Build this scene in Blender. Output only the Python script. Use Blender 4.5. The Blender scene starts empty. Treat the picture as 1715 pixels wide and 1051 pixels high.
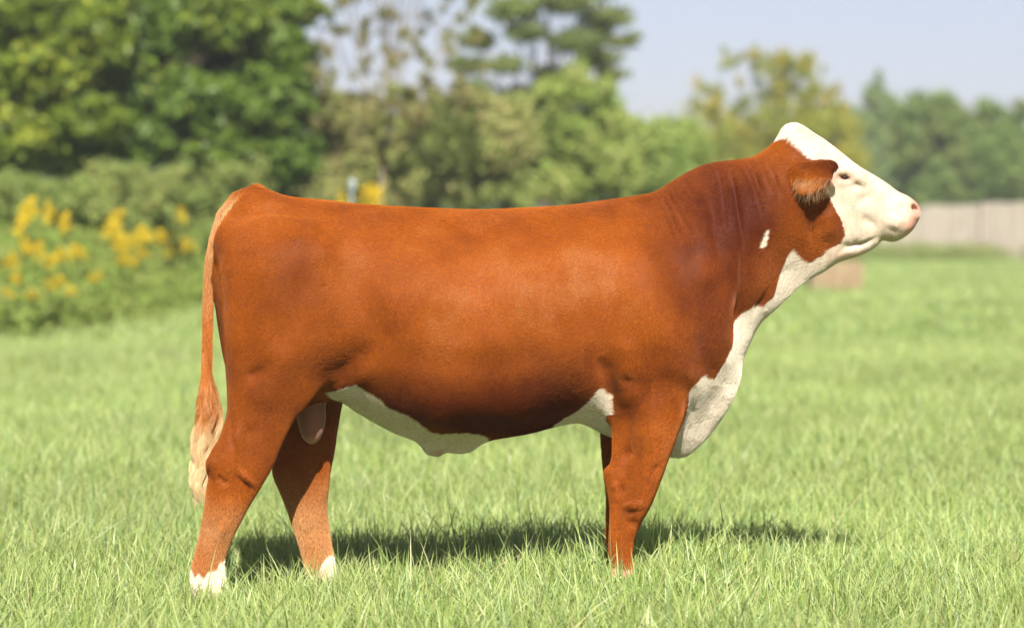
import bpy, bmesh, math, random
import numpy as np
from mathutils import Vector, Matrix

# ---------------------------------------------------------------- camera, sky, sun, exposure
SC = bpy.context.scene
COL = SC.collection
CAM_Z, CAM_D, PXM = 1.23, 10.0, 500.0          # camera height, distance to the bull's midplane, photo pixels per metre there
cam_data = bpy.data.cameras.new('camera')
cam = bpy.data.objects.new('camera', cam_data)
COL.objects.link(cam)
cam.location = (0, -CAM_D, CAM_Z)
cam.rotation_euler = (math.radians(90), 0, 0)
cam_data.sensor_width = 36.0
cam_data.lens = 36.0 * CAM_D * PXM / 1715.0
cam_data.shift_y = -(525.5 - 380.0) / 1715.0
cam_data.clip_start = 0.1
cam_data.clip_end = 5000
cam_data.dof.use_dof = True
cam_data.dof.focus_distance = CAM_D - 0.25
cam_data.dof.aperture_fstop = 2.2
SC.camera = cam

SUN_EL, SUN_AZ = math.radians(43), math.radians(1.5)   # azimuth: 0 = from straight behind the camera, negative = from the left
sun_dir = Vector((math.cos(SUN_EL) * math.sin(SUN_AZ), -math.cos(SUN_EL) * math.cos(SUN_AZ), math.sin(SUN_EL)))
world = bpy.data.worlds.new("World")
SC.world = world
world.use_nodes = True
nt = world.node_tree
nt.nodes.clear()
sky = nt.nodes.new('ShaderNodeTexSky')
sky.sky_type = 'NISHITA'
sky.sun_disc = False
sky.sun_elevation = SUN_EL
sky.sun_rotation = math.atan2(sun_dir.x, sun_dir.y)
sky.altitude = 100
sky.air_density = 0.7
sky.dust_density = 1.1
sky.ozone_density = 4.0
bg = nt.nodes.new('ShaderNodeBackground')
bg.inputs['Strength'].default_value = 0.05
wo = nt.nodes.new('ShaderNodeOutputWorld')
wb = nt.nodes.new('ShaderNodeMix')                 # the photograph's warm white balance
wb.data_type = 'RGBA'; wb.blend_type = 'MULTIPLY'
wb.inputs[0].default_value = 1.0
wb.inputs[7].default_value = (1.17, 0.91, 0.83, 1)
nt.links.new(sky.outputs[0], wb.inputs[6])
nt.links.new(wb.outputs[2], bg.inputs['Color'])
nt.links.new(bg.outputs[0], wo.inputs['Surface'])

sun_data = bpy.data.lights.new('sun', 'SUN')
sun = bpy.data.objects.new('sun', sun_data)
COL.objects.link(sun)
sun.rotation_euler = sun_dir.to_track_quat('Z', 'Y').to_euler()
sun.location = (-8, -20, 20)
sun_data.energy = 4.9
sun_data.angle = math.radians(0.6)
sun_data.color = (1.0, 0.95, 0.87)

SC.view_settings.view_transform = 'Standard'
SC.view_settings.look = 'None'
SC.view_settings.exposure = 1.57
SC.view_settings.gamma = 1.0
SC.view_settings.use_curve_mapping = False
SC.cycles.max_bounces = 6
SC.cycles.diffuse_bounces = 3
SC.cycles.glossy_bounces = 2
SC.cycles.transmission_bounces = 4
SC.cycles.transparent_max_bounces = 8
SC.cycles.volume_bounces = 0
SC.cycles.use_denoising = True
SC.render.film_transparent = False

# ---------------------------------------------------------------- helpers
def wx(px, D=CAM_D):                       # photo pixel -> metres at distance D from the camera
    return (px - 857.5) / PXM * D / CAM_D
def wz(py, D=CAM_D):
    return CAM_Z + (380.0 - py) / PXM * D / CAM_D

def tag(o, label=None, cat=None, group=None, kind=None):
    if label: o['label'] = label
    if cat: o['category'] = cat
    if group: o['group'] = group
    if kind: o['kind'] = kind
    return o

def empty(name, loc=(0, 0, 0), rz=0.0):
    o = bpy.data.objects.new(name, None)
    o.empty_display_size = 0.2
    o.location = loc
    o.rotation_euler = (0, 0, rz)
    COL.objects.link(o)
    return o

def mesh_np(name, verts, faces, mat=None, parent=None, smooth=True, mats=None, fmat=None):
    """verts (n,3), faces (m,k) with one k, or list of such arrays"""
    if not isinstance(faces, list): faces = [faces]
    faces = [np.asarray(f, np.int32) for f in faces if len(f)]
    me = bpy.data.meshes.new(name)
    verts = np.asarray(verts, np.float32)
    me.vertices.add(len(verts))
    me.vertices.foreach_set('co', verts.ravel())
    nl = sum(f.size for f in faces); npoly = sum(len(f) for f in faces)
    me.loops.add(nl)
    me.loops.foreach_set('vertex_index', np.concatenate([f.ravel() for f in faces]))
    me.polygons.add(npoly)
    tot = np.concatenate([np.full(len(f), f.shape[1], np.int32) for f in faces])
    start = np.concatenate([[0], np.cumsum(tot)[:-1]]).astype(np.int32)
    me.polygons.foreach_set('loop_start', start)
    me.polygons.foreach_set('loop_total', tot)
    me.polygons.foreach_set('use_smooth', np.full(npoly, smooth, bool))
    for m in (mats or ([mat] if mat else [])): me.materials.append(m)
    if fmat is not None: me.polygons.foreach_set('material_index', np.asarray(fmat, np.int32))
    me.update(calc_edges=True)
    o = bpy.data.objects.new(name, me)
    COL.objects.link(o)
    if parent is not None: o.parent = parent
    return o

def vcol(me, name, rgb):                   # per-vertex colour attribute
    a = me.attributes.new(name, 'FLOAT_COLOR', 'POINT')
    c = np.ones((len(me.vertices), 4), np.float32)
    c[:, :3] = rgb
    a.data.foreach_set('color', c.ravel())

class NT:
    """tiny node-tree builder"""
    def __init__(s, name):
        s.m = bpy.data.materials.new(name); s.m.use_nodes = True
        s.t = s.m.node_tree; s.t.nodes.clear()
        s.out = s.t.nodes.new('ShaderNodeOutputMaterial')
    def n(s, typ, **kw):
        nd = s.t.nodes.new('ShaderNode' + typ)
        for k, v in kw.items():
            if k in nd.inputs.keys(): s.set(nd.inputs[k], v)
            elif k.startswith('i') and k[1:].isdigit(): s.set(nd.inputs[int(k[1:])], v)
            elif k.replace('_', ' ') in nd.inputs.keys(): s.set(nd.inputs[k.replace('_', ' ')], v)
            else: setattr(nd, k, v)
        return nd
    def set(s, inp, v):
        if isinstance(v, bpy.types.NodeSocket): s.t.links.new(v, inp)
        else:
            if isinstance(v, tuple) and len(v) == 3 and inp.type == 'RGBA': v = (*v, 1)
            inp.default_value = v
    def noise(s, vec, scale, detail=3, rough=0.55, dist=0.0):
        return s.n('TexNoise', Vector=vec, Scale=scale, Detail=detail, Roughness=rough, Distortion=dist).outputs[0]
    def mix(s, fac, a, b, blend='MIX'):
        nd = s.t.nodes.new('ShaderNodeMix'); nd.data_type = 'RGBA'; nd.blend_type = blend
        s.set(nd.inputs[0], fac); s.set(nd.inputs[6], a); s.set(nd.inputs[7], b)
        return nd.outputs[2]
    def math(s, op, a, b=0.0, c=None, clamp=False):
        nd = s.t.nodes.new('ShaderNodeMath'); nd.operation = op; nd.use_clamp = clamp
        s.set(nd.inputs[0], a); s.set(nd.inputs[1], b)
        if c is not None: s.set(nd.inputs[2], c)
        return nd.outputs[0]
    def ramp(s, v, a, b, c=0.0, d=1.0, smooth=True):
        nd = s.t.nodes.new('ShaderNodeMapRange')
        if smooth: nd.interpolation_type = 'SMOOTHSTEP'
        s.set(nd.inputs[0], v); s.set(nd.inputs[1], a); s.set(nd.inputs[2], b); s.set(nd.inputs[3], c); s.set(nd.inputs[4], d)
        return nd.outputs[0]
    def done(s, shader, disp=None):
        s.t.links.new(shader, s.out.inputs['Surface'])
        return s.m

def ground_h(x, y):
    """height of the field: nearly level, a low rise under the front feet"""
    x = np.asarray(x, float); y = np.asarray(y, float)
    h = 0.105 * np.exp(-(((x - 0.52) / 0.42) ** 2 + ((y - 0.05) / 0.75) ** 2))
    h = h + 0.02 * np.sin(x * 0.9 + 1.3) * np.sin(y * 0.7 + 0.4) * np.clip((y + 12) / 10, 0, 1)
    h = h + 0.06 * np.sin(x * 0.13 + 0.5) * np.sin(y * 0.11) * np.clip((y - 5) / 20, 0, 1)
    return h
# ================================================================ THE SETTING
HAZE = 0.0007
rng = np.random.default_rng(5)

def leaf_mat(name, trans=0.35, rough=0.5, spec=0.3):
    b = NT(name)
    a = b.n('Attribute', attribute_name='tint')
    geo = b.n('NewGeometry')
    n1 = b.noise(geo.outputs['Position'], 7.0, 2)
    c = b.mix(b.math('MULTIPLY_ADD', n1, 0.5, 0.0), a.outputs['Color'], (0.04, 0.06, 0.01))
    c = b.mix(0.55, a.outputs['Color'], c)
    p = b.n('BsdfPrincipled', Base_Color=c, Roughness=rough)
    p.inputs['Specular IOR Level'].default_value = spec
    t = b.n('BsdfTranslucent', Color=b.mix(1.0, c, (1.15, 1.2, 0.6), 'MULTIPLY'))
    m = b.n('MixShader', i0=trans, i1=p.outputs[0], i2=t.outputs[0])
    return b.done(m.outputs[0])
M_LEAF = leaf_mat('tree leaves', 0.42)
M_GRASS = leaf_mat('grass blades', 0.38, 0.45, 0.4)
M_FLOWER = leaf_mat('flower heads', 0.3, 0.7, 0.1)

def bark_mat(name, c1, c2):
    b = NT(name)
    tc = b.n('TexCoord').outputs['Object']
    mp = b.n('Mapping', Vector=tc, Scale=(1, 1, 0.25)).outputs[0]
    n = b.noise(mp, 9, 5, 0.65)
    c = b.mix(b.ramp(n, 0.3, 0.7), c1, c2)
    p = b.n('BsdfPrincipled', Base_Color=c, Roughness=0.9)
    b.set(p.inputs['Normal'], b.n('Bump', Strength=0.6, Distance=0.02, Height=n).outputs[0])
    return b.done(p.outputs[0])
M_BARK = bark_mat('brown bark', (0.06, 0.04, 0.028), (0.14, 0.10, 0.07))
M_BARK_PALE = bark_mat('pale bark', (0.12, 0.095, 0.065), (0.22, 0.175, 0.12))

# ---- ground sheet: fine grid near the bull, coarse to the horizon
def grid_axis(a, b, fine_a, fine_b, f, c):
    return np.unique(np.round(np.concatenate([np.arange(fine_a, fine_b, f), np.geomspace(max(fine_b, 1), b, c), -np.geomspace(max(-fine_a, 1), -a, c)]), 3))
xs = grid_axis(-430, 530, -6, 6, 0.15, 40)
ys = np.unique(np.round(np.concatenate([np.arange(-14, 8, 0.15), np.geomspace(8, 690, 55)]), 3))
XX, YY = np.meshgrid(xs, ys, indexing='ij')
ZZ = ground_h(XX, YY)
nx_, ny_ = XX.shape
ii = np.arange(nx_ * ny_).reshape(nx_, ny_)
gq = np.stack([ii[:-1, :-1], ii[1:, :-1], ii[1:, 1:], ii[:-1, 1:]], -1).reshape(-1, 4)
b = NT('field soil and thatch')
pos = b.n('NewGeometry').outputs['Position']
n1 = b.noise(pos, 0.35, 4); n2 = b.noise(pos, 6, 5, 0.7); n3 = b.noise(pos, 45, 3, 0.7)
c = b.mix(b.ramp(n2, 0.3, 0.7), (0.12, 0.175, 0.040), (0.18, 0.25, 0.07))
c = b.mix(b.ramp(n3, 0.45, 0.75, 0, .6), c, (0.17, 0.19, 0.075))
c = b.mix(b.ramp(n1, 0.4, 0.7, 0, .4), c, (0.20, 0.29, 0.07))
p = b.n('BsdfPrincipled', Base_Color=c, Roughness=0.95)
p.inputs['Specular IOR Level'].default_value = 0.1
b.set(p.inputs['Normal'], b.n('Bump', Strength=0.8, Distance=0.03, Height=n3).outputs[0])
M_FIELD = b.done(p.outputs[0])
ground = mesh_np('field', np.stack([XX, YY, ZZ], -1).reshape(-1, 3), gq, mat=M_FIELD)
tag(ground, kind='structure')

# ---- grass: every blade is its own small strip, all in one mesh
def wave(x, y, seed, f, n=7):
    r = np.random.default_rng(seed)
    o = np.zeros(len(x))
    for _ in range(n):
        a = r.uniform(0, 6.283); k = f * r.uniform(.5, 1.6)
        o += np.sin(x * k * math.cos(a) + y * k * math.sin(a) + r.uniform(0, 6.283))
    return o / math.sqrt(n)

def blades(x, y, h, w, seed, segs=3, pal=None, lean=0.35):
    r = np.random.default_rng(seed)
    n = len(x)
    z = ground_h(x, y) - 0.005
    a = r.uniform(0, 2 * np.pi, n)                       # facing
    ld = r.uniform(0, 2 * np.pi, n)                      # lean direction
    le = np.abs(r.normal(0, lean, n)) + .06
    curve = r.uniform(0.2, 1.1, n)
    pts = []
    for s in range(segs + 1):
        t = s / segs
        off = h * le * (t + curve * t * t * 0.9)
        zz = z + h * t * (1 - 0.28 * le * t)
        cx_ = x + np.cos(ld) * off; cy_ = y + np.sin(ld) * off
        ww = w * (1 - t ** 2.2) * (0.75 + 0.6 * t * (1 - t)) * .5
        if s < segs:
            pts.append(np.stack([cx_ - np.cos(a) * ww, cy_ - np.sin(a) * ww, zz], 1))
            pts.append(np.stack([cx_ + np.cos(a) * ww, cy_ + np.sin(a) * ww, zz], 1))
        else:
            pts.append(np.stack([cx_, cy_, zz], 1))
    k = 2 * segs + 1
    Vb = np.stack(pts, 1).reshape(-1, 3)
    base = (np.arange(n) * k)[:, None]
    qs = [base + np.array([[2 * s, 2 * s + 1, 2 * s + 3, 2 * s + 2]]) for s in range(segs - 1)]
    quads = np.concatenate(qs) if qs else np.zeros((0, 4), int)
    tris = base + np.array([[2 * segs - 2, 2 * segs - 1, 2 * segs]])
    # colours: mostly light yellow green, some deep green, some straw
    u = r.random(n); v = r.random((n, 1))
    g1 = np.array([0.235, 0.335, 0.075]); g2 = np.array([0.40, 0.47, 0.20]); dk = np.array([0.11, 0.21, 0.045]); straw = np.array([0.42, 0.38, 0.20]); blu = np.array([0.20, 0.31, 0.14])
    c = g1 * (1 - v) + g2 * v
    c = np.where((u < 0.12)[:, None], dk * (1 - v * .5) + g1 * v * .5, c)
    c = np.where(((u > 0.12) & (u < 0.17))[:, None], straw * (.75 + .3 * v), c)
    c = np.where(((u > 0.17) & (u < 0.30))[:, None], blu, c)
    pn = wave(x, y, 77, 1.1)[:, None]
    c = c * (1 + 0.10 * pn) * np.array([1, 1, 1])
    C = np.repeat(c, k, 0)
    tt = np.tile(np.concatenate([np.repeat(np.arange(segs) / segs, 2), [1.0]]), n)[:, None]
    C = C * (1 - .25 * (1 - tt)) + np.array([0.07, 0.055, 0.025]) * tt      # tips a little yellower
    return Vb, quads, tris, C

def scatter(d0, d1, dens, margin=1.3, seed=1, xlim=None):
    r = np.random.default_rng(seed)
    hw = 857.5 / 5000 * margin
    A = hw * (d1 * d1 - d0 * d0)
    n = int(A * dens)
    d = np.sqrt(d0 * d0 + r.random(n) * (d1 * d1 - d0 * d0))
    x = (r.random(n) * 2 - 1) * hw * d
    return x, d - CAM_D

def bank_D(px):
    """distance at which the weedy bank begins, receding to the right"""
    return 6150.0 / (np.interp(px, [-400, 40, 200, 340, 480, 620], [590, 570, 547, 516, 480, 450]) - 380)
def in_hedge(x, y):
    """keep the mown field clear of the weedy bank on the left"""
    D = y + CAM_D
    return D > bank_D(x / D * 5000 + 857.5) + 0.4 * np.sin(x * 2.3) + .3

VV, QQ, TT, CC = [], [], [], []
nv = 0
def add_blades(args):
    global nv
    v_, q_, t_, c_ = args
    VV.append(v_); QQ.append(q_ + nv); TT.append(t_ + nv); CC.append(c_); nv += len(v_)
r = np.random.default_rng(3)
x, y = scatter(8.2, 14.0, 5200, 1.55, 11)
cl = wave(x, y, 5, 9.0); keep = r.random(len(x)) < np.clip(0.75 + 0.3 * cl, 0.25, 1); x, y, cl = x[keep], y[keep], cl[keep]
h = np.clip(r.gamma(6, 0.0132, len(x)) * (1 + 0.22 * wave(x, y, 8, 4.0)), 0.025, 0.22)
h *= np.where(r.random(len(x)) < 0.03, 1.5, 1.0)
h *= 1 + 0.35 * np.exp(-((x - .38) / .3) ** 2 - ((y + .45) / .3) ** 2) + 0.25 * np.exp(-((x + .95) / .5) ** 2 - ((y + .4) / .3) ** 2)
add_blades(blades(x, y, h, r.uniform(0.0032, 0.0072, len(x)), 21, 3))
x, y = scatter(7.3, 8.9, 420, 1.4, 14)
h = np.clip(r.gamma(9, 0.019, len(x)), 0.08, 0.27)
add_blades(blades(x, y, h, r.uniform(0.004, 0.008, len(x)), 24, 3))
x, y = scatter(14.0, 31.0, 1700, 1.45, 12)
keep = ~in_hedge(x, y); x, y = x[keep], y[keep]
h = np.clip(r.gamma(6, 0.015, len(x)) * (1 + 0.3 * wave(x, y, 8, 3.0)), 0.03, 0.25)
add_blades(blades(x, y, h, r.uniform(0.0045, 0.009, len(x)), 22, 2))
x, y = scatter(31.0, 128.0, 95, 1.4, 13)
keep = ~in_hedge(x, y); x, y = x[keep], y[keep]
h = np.clip(r.gamma(6, 0.018, len(x)) * (1 + 0.3 * wave(x, y, 8, 1.0)), 0.03, 0.3)
add_blades(blades(x, y, h, r.uniform(0.012, 0.030, len(x)), 23, 2, lean=.5))
grass = mesh_np('grass', np.concatenate(VV), [np.concatenate(QQ), np.concatenate(TT)], mat=M_GRASS, smooth=False)
vcol(grass.data, 'tint', np.concatenate(CC))
tag(grass, 'bright green pasture grass covering the field', 'grass', kind='stuff')
print('grass blades verts', nv)

# ---- tubes, leaves, trees
def tube(path, radii, k=7):
    P = np.asarray(path, float); R_ = np.asarray(radii, float)
    n = len(P)
    T = np.gradient(P, axis=0); T /= np.linalg.norm(T, axis=1, keepdims=True) + 1e-9
    ref = np.where(np.abs(T[:, 2:3]) > 0.9, np.array([[1., 0, 0]]), np.array([[0, 0, 1.]]))
    A = np.cross(T, ref); A /= np.linalg.norm(A, axis=1, keepdims=True) + 1e-9
    B = np.cross(T, A)
    th = np.arange(k) / k * 2 * np.pi
    V_ = (P[:, None] + R_[:, None, None] * (np.cos(th)[None, :, None] * A[:, None] + np.sin(th)[None, :, None] * B[:, None])).reshape(-1, 3)
    i = np.arange(n - 1)[:, None] * k; j = np.arange(k)[None, :]; j2 = (j + 1) % k
    Q_ = np.stack([i + j, i + j2, i + k + j2, i + k + j], -1).reshape(-1, 4)
    return V_, Q_

class Acc:
    def __init__(s): s.v, s.q, s.n = [], [], 0
    def add(s, vq):
        s.v.append(vq[0]); s.q.append(vq[1] + s.n); s.n += len(vq[0])
    def obj(s, name, mat, parent=None, smooth=True):
        return mesh_np(name, np.concatenate(s.v), np.concatenate(s.q), mat=mat, parent=parent, smooth=smooth)

def leaves_mesh(P, Nrm, size, r, aspect=0.6):
    n = len(P)
    Nrm = Nrm / (np.linalg.norm(Nrm, axis=1, keepdims=True) + 1e-9)
    t = r.normal(size=(n, 3)); u = np.cross(Nrm, t); u /= np.linalg.norm(u, axis=1, keepdims=True) + 1e-9
    v = np.cross(Nrm, u)
    s = size[:, None]
    V_ = np.stack([P - u * s, P + v * s * aspect + Nrm * s * .15, P + u * s - Nrm * s * .25, P - v * s * aspect + Nrm * s * .15], 1).reshape(-1, 3)
    Q_ = np.arange(n * 4).reshape(n, 4)
    return V_, Q_

def crown_leaves(clumps, n, size, cols, seed, shell=0.55, up=0.35, droop=0.0):
    """clumps: (m,4+) centre + radius (+ z squash)"""
    r = np.random.default_rng(seed)
    C_ = np.asarray(clumps, float)
    wgt = C_[:, 3] ** 2.2; wgt /= wgt.sum()
    ci = r.choice(len(C_), n, p=wgt)
    d = r.normal(size=(n, 3)); d /= np.linalg.norm(d, axis=1, keepdims=True)
    rad = C_[ci, 3] * (shell + (1 - shell) * r.random(n)) * (1 + 0.22 * np.sin(d[:, 0] * 5 + ci) * np.sin(d[:, 2] * 6 + ci * 2)) * (1 + .12 * r.normal(size=n))
    P = C_[ci, :3] + d * rad[:, None] * np.array([1, 1, 1]) 
    P[:, 2] = C_[ci, 2] + d[:, 2] * rad * C_[ci, 4]
    Nn = d * 0.8 + r.normal(size=(n, 3)) * 0.7; Nn[:, 2] += up
    V_, Q_ = leaves_mesh(P, Nn, size * r.uniform(0.6, 1.3, n), r)
    cols = np.asarray(cols, float)
    k = r.random((n, 1)); cc = r.random((len(C_), 1))[ci]
    m = np.clip(0.65 * cc + 0.35 * k, 0, 1)
    c = cols[0] * (1 - m) + cols[1] * m
    if len(cols) > 2:
        pick = (r.random((len(C_), 1))[ci] * .5 + .5 * r.random((n, 1))) > 0.68
        c = np.where(pick, cols[2] * r.uniform(.8, 1.15, (n, 1)), c)
    c = c * r.uniform(.8, 1.2, (n, 1))
    return V_, Q_, np.repeat(c, 4, 0)

def make_tree(name, label, cat, px, D, top_py, crown, n_leaf, leaf, cols, seed, bark=None, trunk_r=0.12, group=None, base_dx=0.0, limbs=True, shell=.55, ymin_trunk=None):
    """crown: (m,5) clump centres relative to the trunk foot, radius, squash"""
    bx_, by_ = wx(px, D), D - CAM_D
    bz = float(ground_h(bx_, by_))
    root = empty(name, (bx_, by_, bz))
    tag(root, label, cat, group)
    r = np.random.default_rng(seed)
    C_ = np.asarray(crown, float)
    H = C_[:, 2].max() if len(C_) else 2
    acc = Acc()
    hs = np.linspace(0, H * 0.9, 9)
    wob = np.cumsum(r.normal(0, 0.035 * H / 5, (9, 2)), 0); wob[0] = 0
    cen = np.array([[C_[:, 0].mean() * (z / H) ** 1.5, C_[:, 1].mean() * (z / H) ** 1.5] for z in hs])
    path = np.column_stack([wob + cen * .7, hs - 0.1])
    acc.add(tube(path, trunk_r * (1 - hs / H * 0.85) * np.where(hs < .2, 1.35, 1)))
    if limbs:
        for c_ in (C_[:160:4] if len(C_) > 100 else C_[:70:2] if len(C_) > 40 else C_):
            zf = np.clip(c_[2] * r.uniform(.35, .75), 0.05 * H, 0.85 * H)
            s0 = np.array([np.interp(zf, hs, path[:, 0]), np.interp(zf, hs, path[:, 1]), zf])
            e0 = c_[:3]; mid = (s0 + e0) / 2 + r.normal(0, .08, 3) * np.linalg.norm(e0 - s0)
            t = np.linspace(0, 1, 6)[:, None]
            pth = s0 * (1 - t) ** 2 + 2 * mid * t * (1 - t) + e0 * t ** 2
            rr = trunk_r * (0.35 if trunk_r > .06 else .2) * (1 - zf / H * .6)
            acc.add(tube(pth, np.linspace(rr, rr * .25, 6), 5))
            for _ in range(3):
                d = r.normal(size=3); d /= np.linalg.norm(d); d[2] = abs(d[2]) * .6
                e1 = e0 + d * c_[3] * .9
                pth2 = np.stack([pth[3] * (1 - u) + e1 * u for u in (0, .5, 1)]) + r.normal(0, .03, (3, 3)) * c_[3]
                acc.add(tube(pth2, [rr * .35, rr * .22, rr * .08], 4))
    acc.obj('trunk', bark or M_BARK, root)
    V_, Q_, cc = crown_leaves(C_, n_leaf, leaf, cols, seed + 100, shell=shell)
    o = mesh_np('crown', V_, Q_, mat=M_LEAF, parent=root, smooth=False)
    vcol(o.data, 'tint', cc)
    return root

def P_(pts, px0, D):
    """photo-read clump list (px, py, depth offset m, radius px, squash) -> metres relative to the foot at px0"""
    bx_ = wx(px0, D); gz = float(ground_h(bx_, D - CAM_D))
    out = []
    for a in pts:
        px, py, dy, rp, sq = a
        out.append((wx(px, D) - bx_, dy, wz(py, D) - gz, rp / PXM * D / CAM_D, sq))
    return out

def rand_clumps(seed, n, px0, px1, py0, py1, dy, rp, D, px_c, sq=.8, taper=0.0):
    r = np.random.default_rng(seed)
    L = []
    for i in range(n):
        py = r.uniform(py0, py1); f = (py - py0) / (py1 - py0)
        mid = (px0 + px1) / 2; hw = (px1 - px0) / 2 * (1 - taper * (1 - f))
        L.append((mid + r.uniform(-hw, hw), py, r.uniform(-dy, dy), rp * r.uniform(.6, 1.3), sq))
    return P_(L, px_c, D)

G_MAPLE = [(0.085, 0.140, 0.012), (0.165, 0.225, 0.020), (0.26, 0.29, 0.025)]
G_DEEP = [(0.050, 0.095, 0.020), (0.085, 0.140, 0.026)]
G_OLIVE = [(0.13, 0.15, 0.05), (0.17, 0.19, 0.07), (0.22, 0.16, 0.08)]
G_FRESH = [(0.10, 0.17, 0.04), (0.15, 0.22, 0.06), (0.18, 0.20, 0.06)]
G_YEL = [(0.13, 0.16, 0.035), (0.19, 0.19, 0.045), (0.24, 0.19, 0.045)]
G_BLUE = [(0.08, 0.13, 0.06), (0.11, 0.16, 0.08)]

# left: two big maples of the hedgerow
make_tree('maple_tree', 'broad bright green maple at the far left above the goldenrod', 'tree', -90, 49, -500,
    rand_clumps(1, 50, -420, 175, -520, 225, 1.6, 95, 49, -90) + P_([(50,275,-1.2,55,.6),(120,270,-1.0,50,.6),(-20,290,-1.2,55,.6),(60,225,-1.6,75,.7),(165,205,-1.5,72,.65),(105,120,-1.6,80,.7),(20,130,-1.7,70,.7),(150,60,-1.3,80,.7),(60,20,-1.6,90,.7),(-30,240,-1.7,80,.7),(10,40,-1.5,80,.7)], -90, 49),
    105000, 0.09, G_MAPLE, 31, trunk_r=.2)
make_tree('maple_tree', 'tall dense dark green maple right of the bright one', 'tree', 340, 50.5, -500,
    rand_clumps(2, 40, 130, 490, -560, 230, 1.8, 85, 50.5, 340) + P_([(300,60,-1.8,75,.7),(250,150,-1.7,70,.7),(390,40,-1.8,80,.7),(470,90,-1.4,60,.7),(350,175,-1.9,80,.65),(440,190,-1.6,75,.7),(500,190,-1.2,50,.7),(280,240,-1.9,60,.7),(390,255,-1.8,70,.6),(490,265,-1.5,60,.7),(505,20,-1.2,45,.7),(230,60,-1.7,60,.7),(215,120,-1.9,60,.7),(235,20,-1.9,60,.7),(225,190,-1.9,55,.7)], 340, 50.5),
    125000, 0.09, [(0.070, 0.130, 0.014), (0.130, 0.195, 0.022), (0.19, 0.235, 0.026)], 32, trunk_r=.22)
# middle
make_tree('slender_tree', 'slender thinly leaved tree with pale trunk, sky showing through', 'tree', 640, 49.5, -260,
    rand_clumps(3, 330, 515, 815, -260, 215, 1.3, 12, 49.5, 640, 1.0), 17000, 0.042, [(0.20, 0.22, 0.08), (0.27, 0.25, 0.10), (0.30, 0.21, 0.09)], 33, bark=M_BARK_PALE, trunk_r=.058, shell=.0)
make_tree('spreading_tree', 'dark tree with layered level branches standing behind the bull', 'tree', 900, 75, -150,
    P_([(900,-90,0,70,.5),(820,-40,0,60,.5),(990,-30,0,60,.5),(860,20,-1,50,.5),(945,5,-1,55,.5),(1012,30,0,48,.45),(800,66,0,38,.5),(880,58,-1,38,.5),(962,72,-1,50,.45),(1038,70,0,32,.35),(1000,98,0,42,.45),(785,108,0,36,.5),(848,112,-1,36,.5),(922,124,0,38,.5),(1022,124,0,30,.45),(798,150,0,35,.6),(870,162,0,40,.6),(950,152,0,55,.5),(820,190,0,50,.6),(900,200,0,60,.6),(760,215,0,50,.7),(1062,60,0,18,.4),(1000,60,0,30,.6)], 900, 75),
    34000, 0.080, [(0.12, 0.165, 0.045), (0.18, 0.23, 0.06), (0.25, 0.26, 0.08)], 34, trunk_r=.13, shell=.0)
make_tree('rounded_bush', 'rounded fresh green bush behind the bull\'s withers', 'bush', 960, 56, 110,
    rand_clumps(105, 14, 885, 1045, 190, 330, 1.4, 50, 56, 960, 1.0, .3) + rand_clumps(5, 150, 850, 1075, 145, 340, 1.2, 18, 56, 960, .9, .5) + P_([(960,132,-.6,30,.9),(930,155,-.8,30,.9),(1000,160,-.8,30,.9),(1030,205,-.6,30,.9),(900,190,-.5,30,1),(975,110,-.2,16,1.2)], 960, 56), 70000, 0.046, [(0.24, 0.33, 0.07), (0.33, 0.41, 0.10), (0.38, 0.40, 0.13)], 35, trunk_r=.05, shell=.0)
make_tree('mottled_bush', 'mottled olive and brown bush under the slender tree', 'bush', 600, 50, 150,
    rand_clumps(106, 12, 540, 690, 200, 330, 1.2, 48, 50, 600, 1.0) + rand_clumps(6, 170, 525, 700, 150, 345, 1.0, 14, 50, 600, 1.0, .1), 52000, 0.040, [(0.25, 0.29, 0.08), (0.34, 0.36, 0.12), (0.42, 0.34, 0.15)], 36, trunk_r=.035, shell=.0)
make_tree('olive_bush', 'olive bush between the slender tree and the green bush', 'bush', 770, 53, 150,
    rand_clumps(107, 16, 700, 870, 200, 330, 1.2, 48, 53, 770, 1.0) + rand_clumps(7, 210, 680, 890, 160, 345, 1.0, 14, 53, 770, 1.0, .1), 64000, 0.042, [(0.25, 0.31, 0.08), (0.34, 0.38, 0.12), (0.42, 0.36, 0.16)], 37, trunk_r=.035, shell=.0)
make_tree('hedge_bush', 'low light green bush in the gap left of the yellowing tree', 'bush', 1105, 62, 195,
    rand_clumps(108, 14, 1050, 1170, 235, 340, 1.4, 42, 62, 1105, 1.0) + rand_clumps(8, 120, 1035, 1190, 205, 350, 1.2, 16, 62, 1105, 1.0, .1), 36000, 0.055, [(0.25, 0.34, 0.08), (0.33, 0.41, 0.11), (0.38, 0.38, 0.12)], 38, trunk_r=.05, shell=.1)
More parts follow.
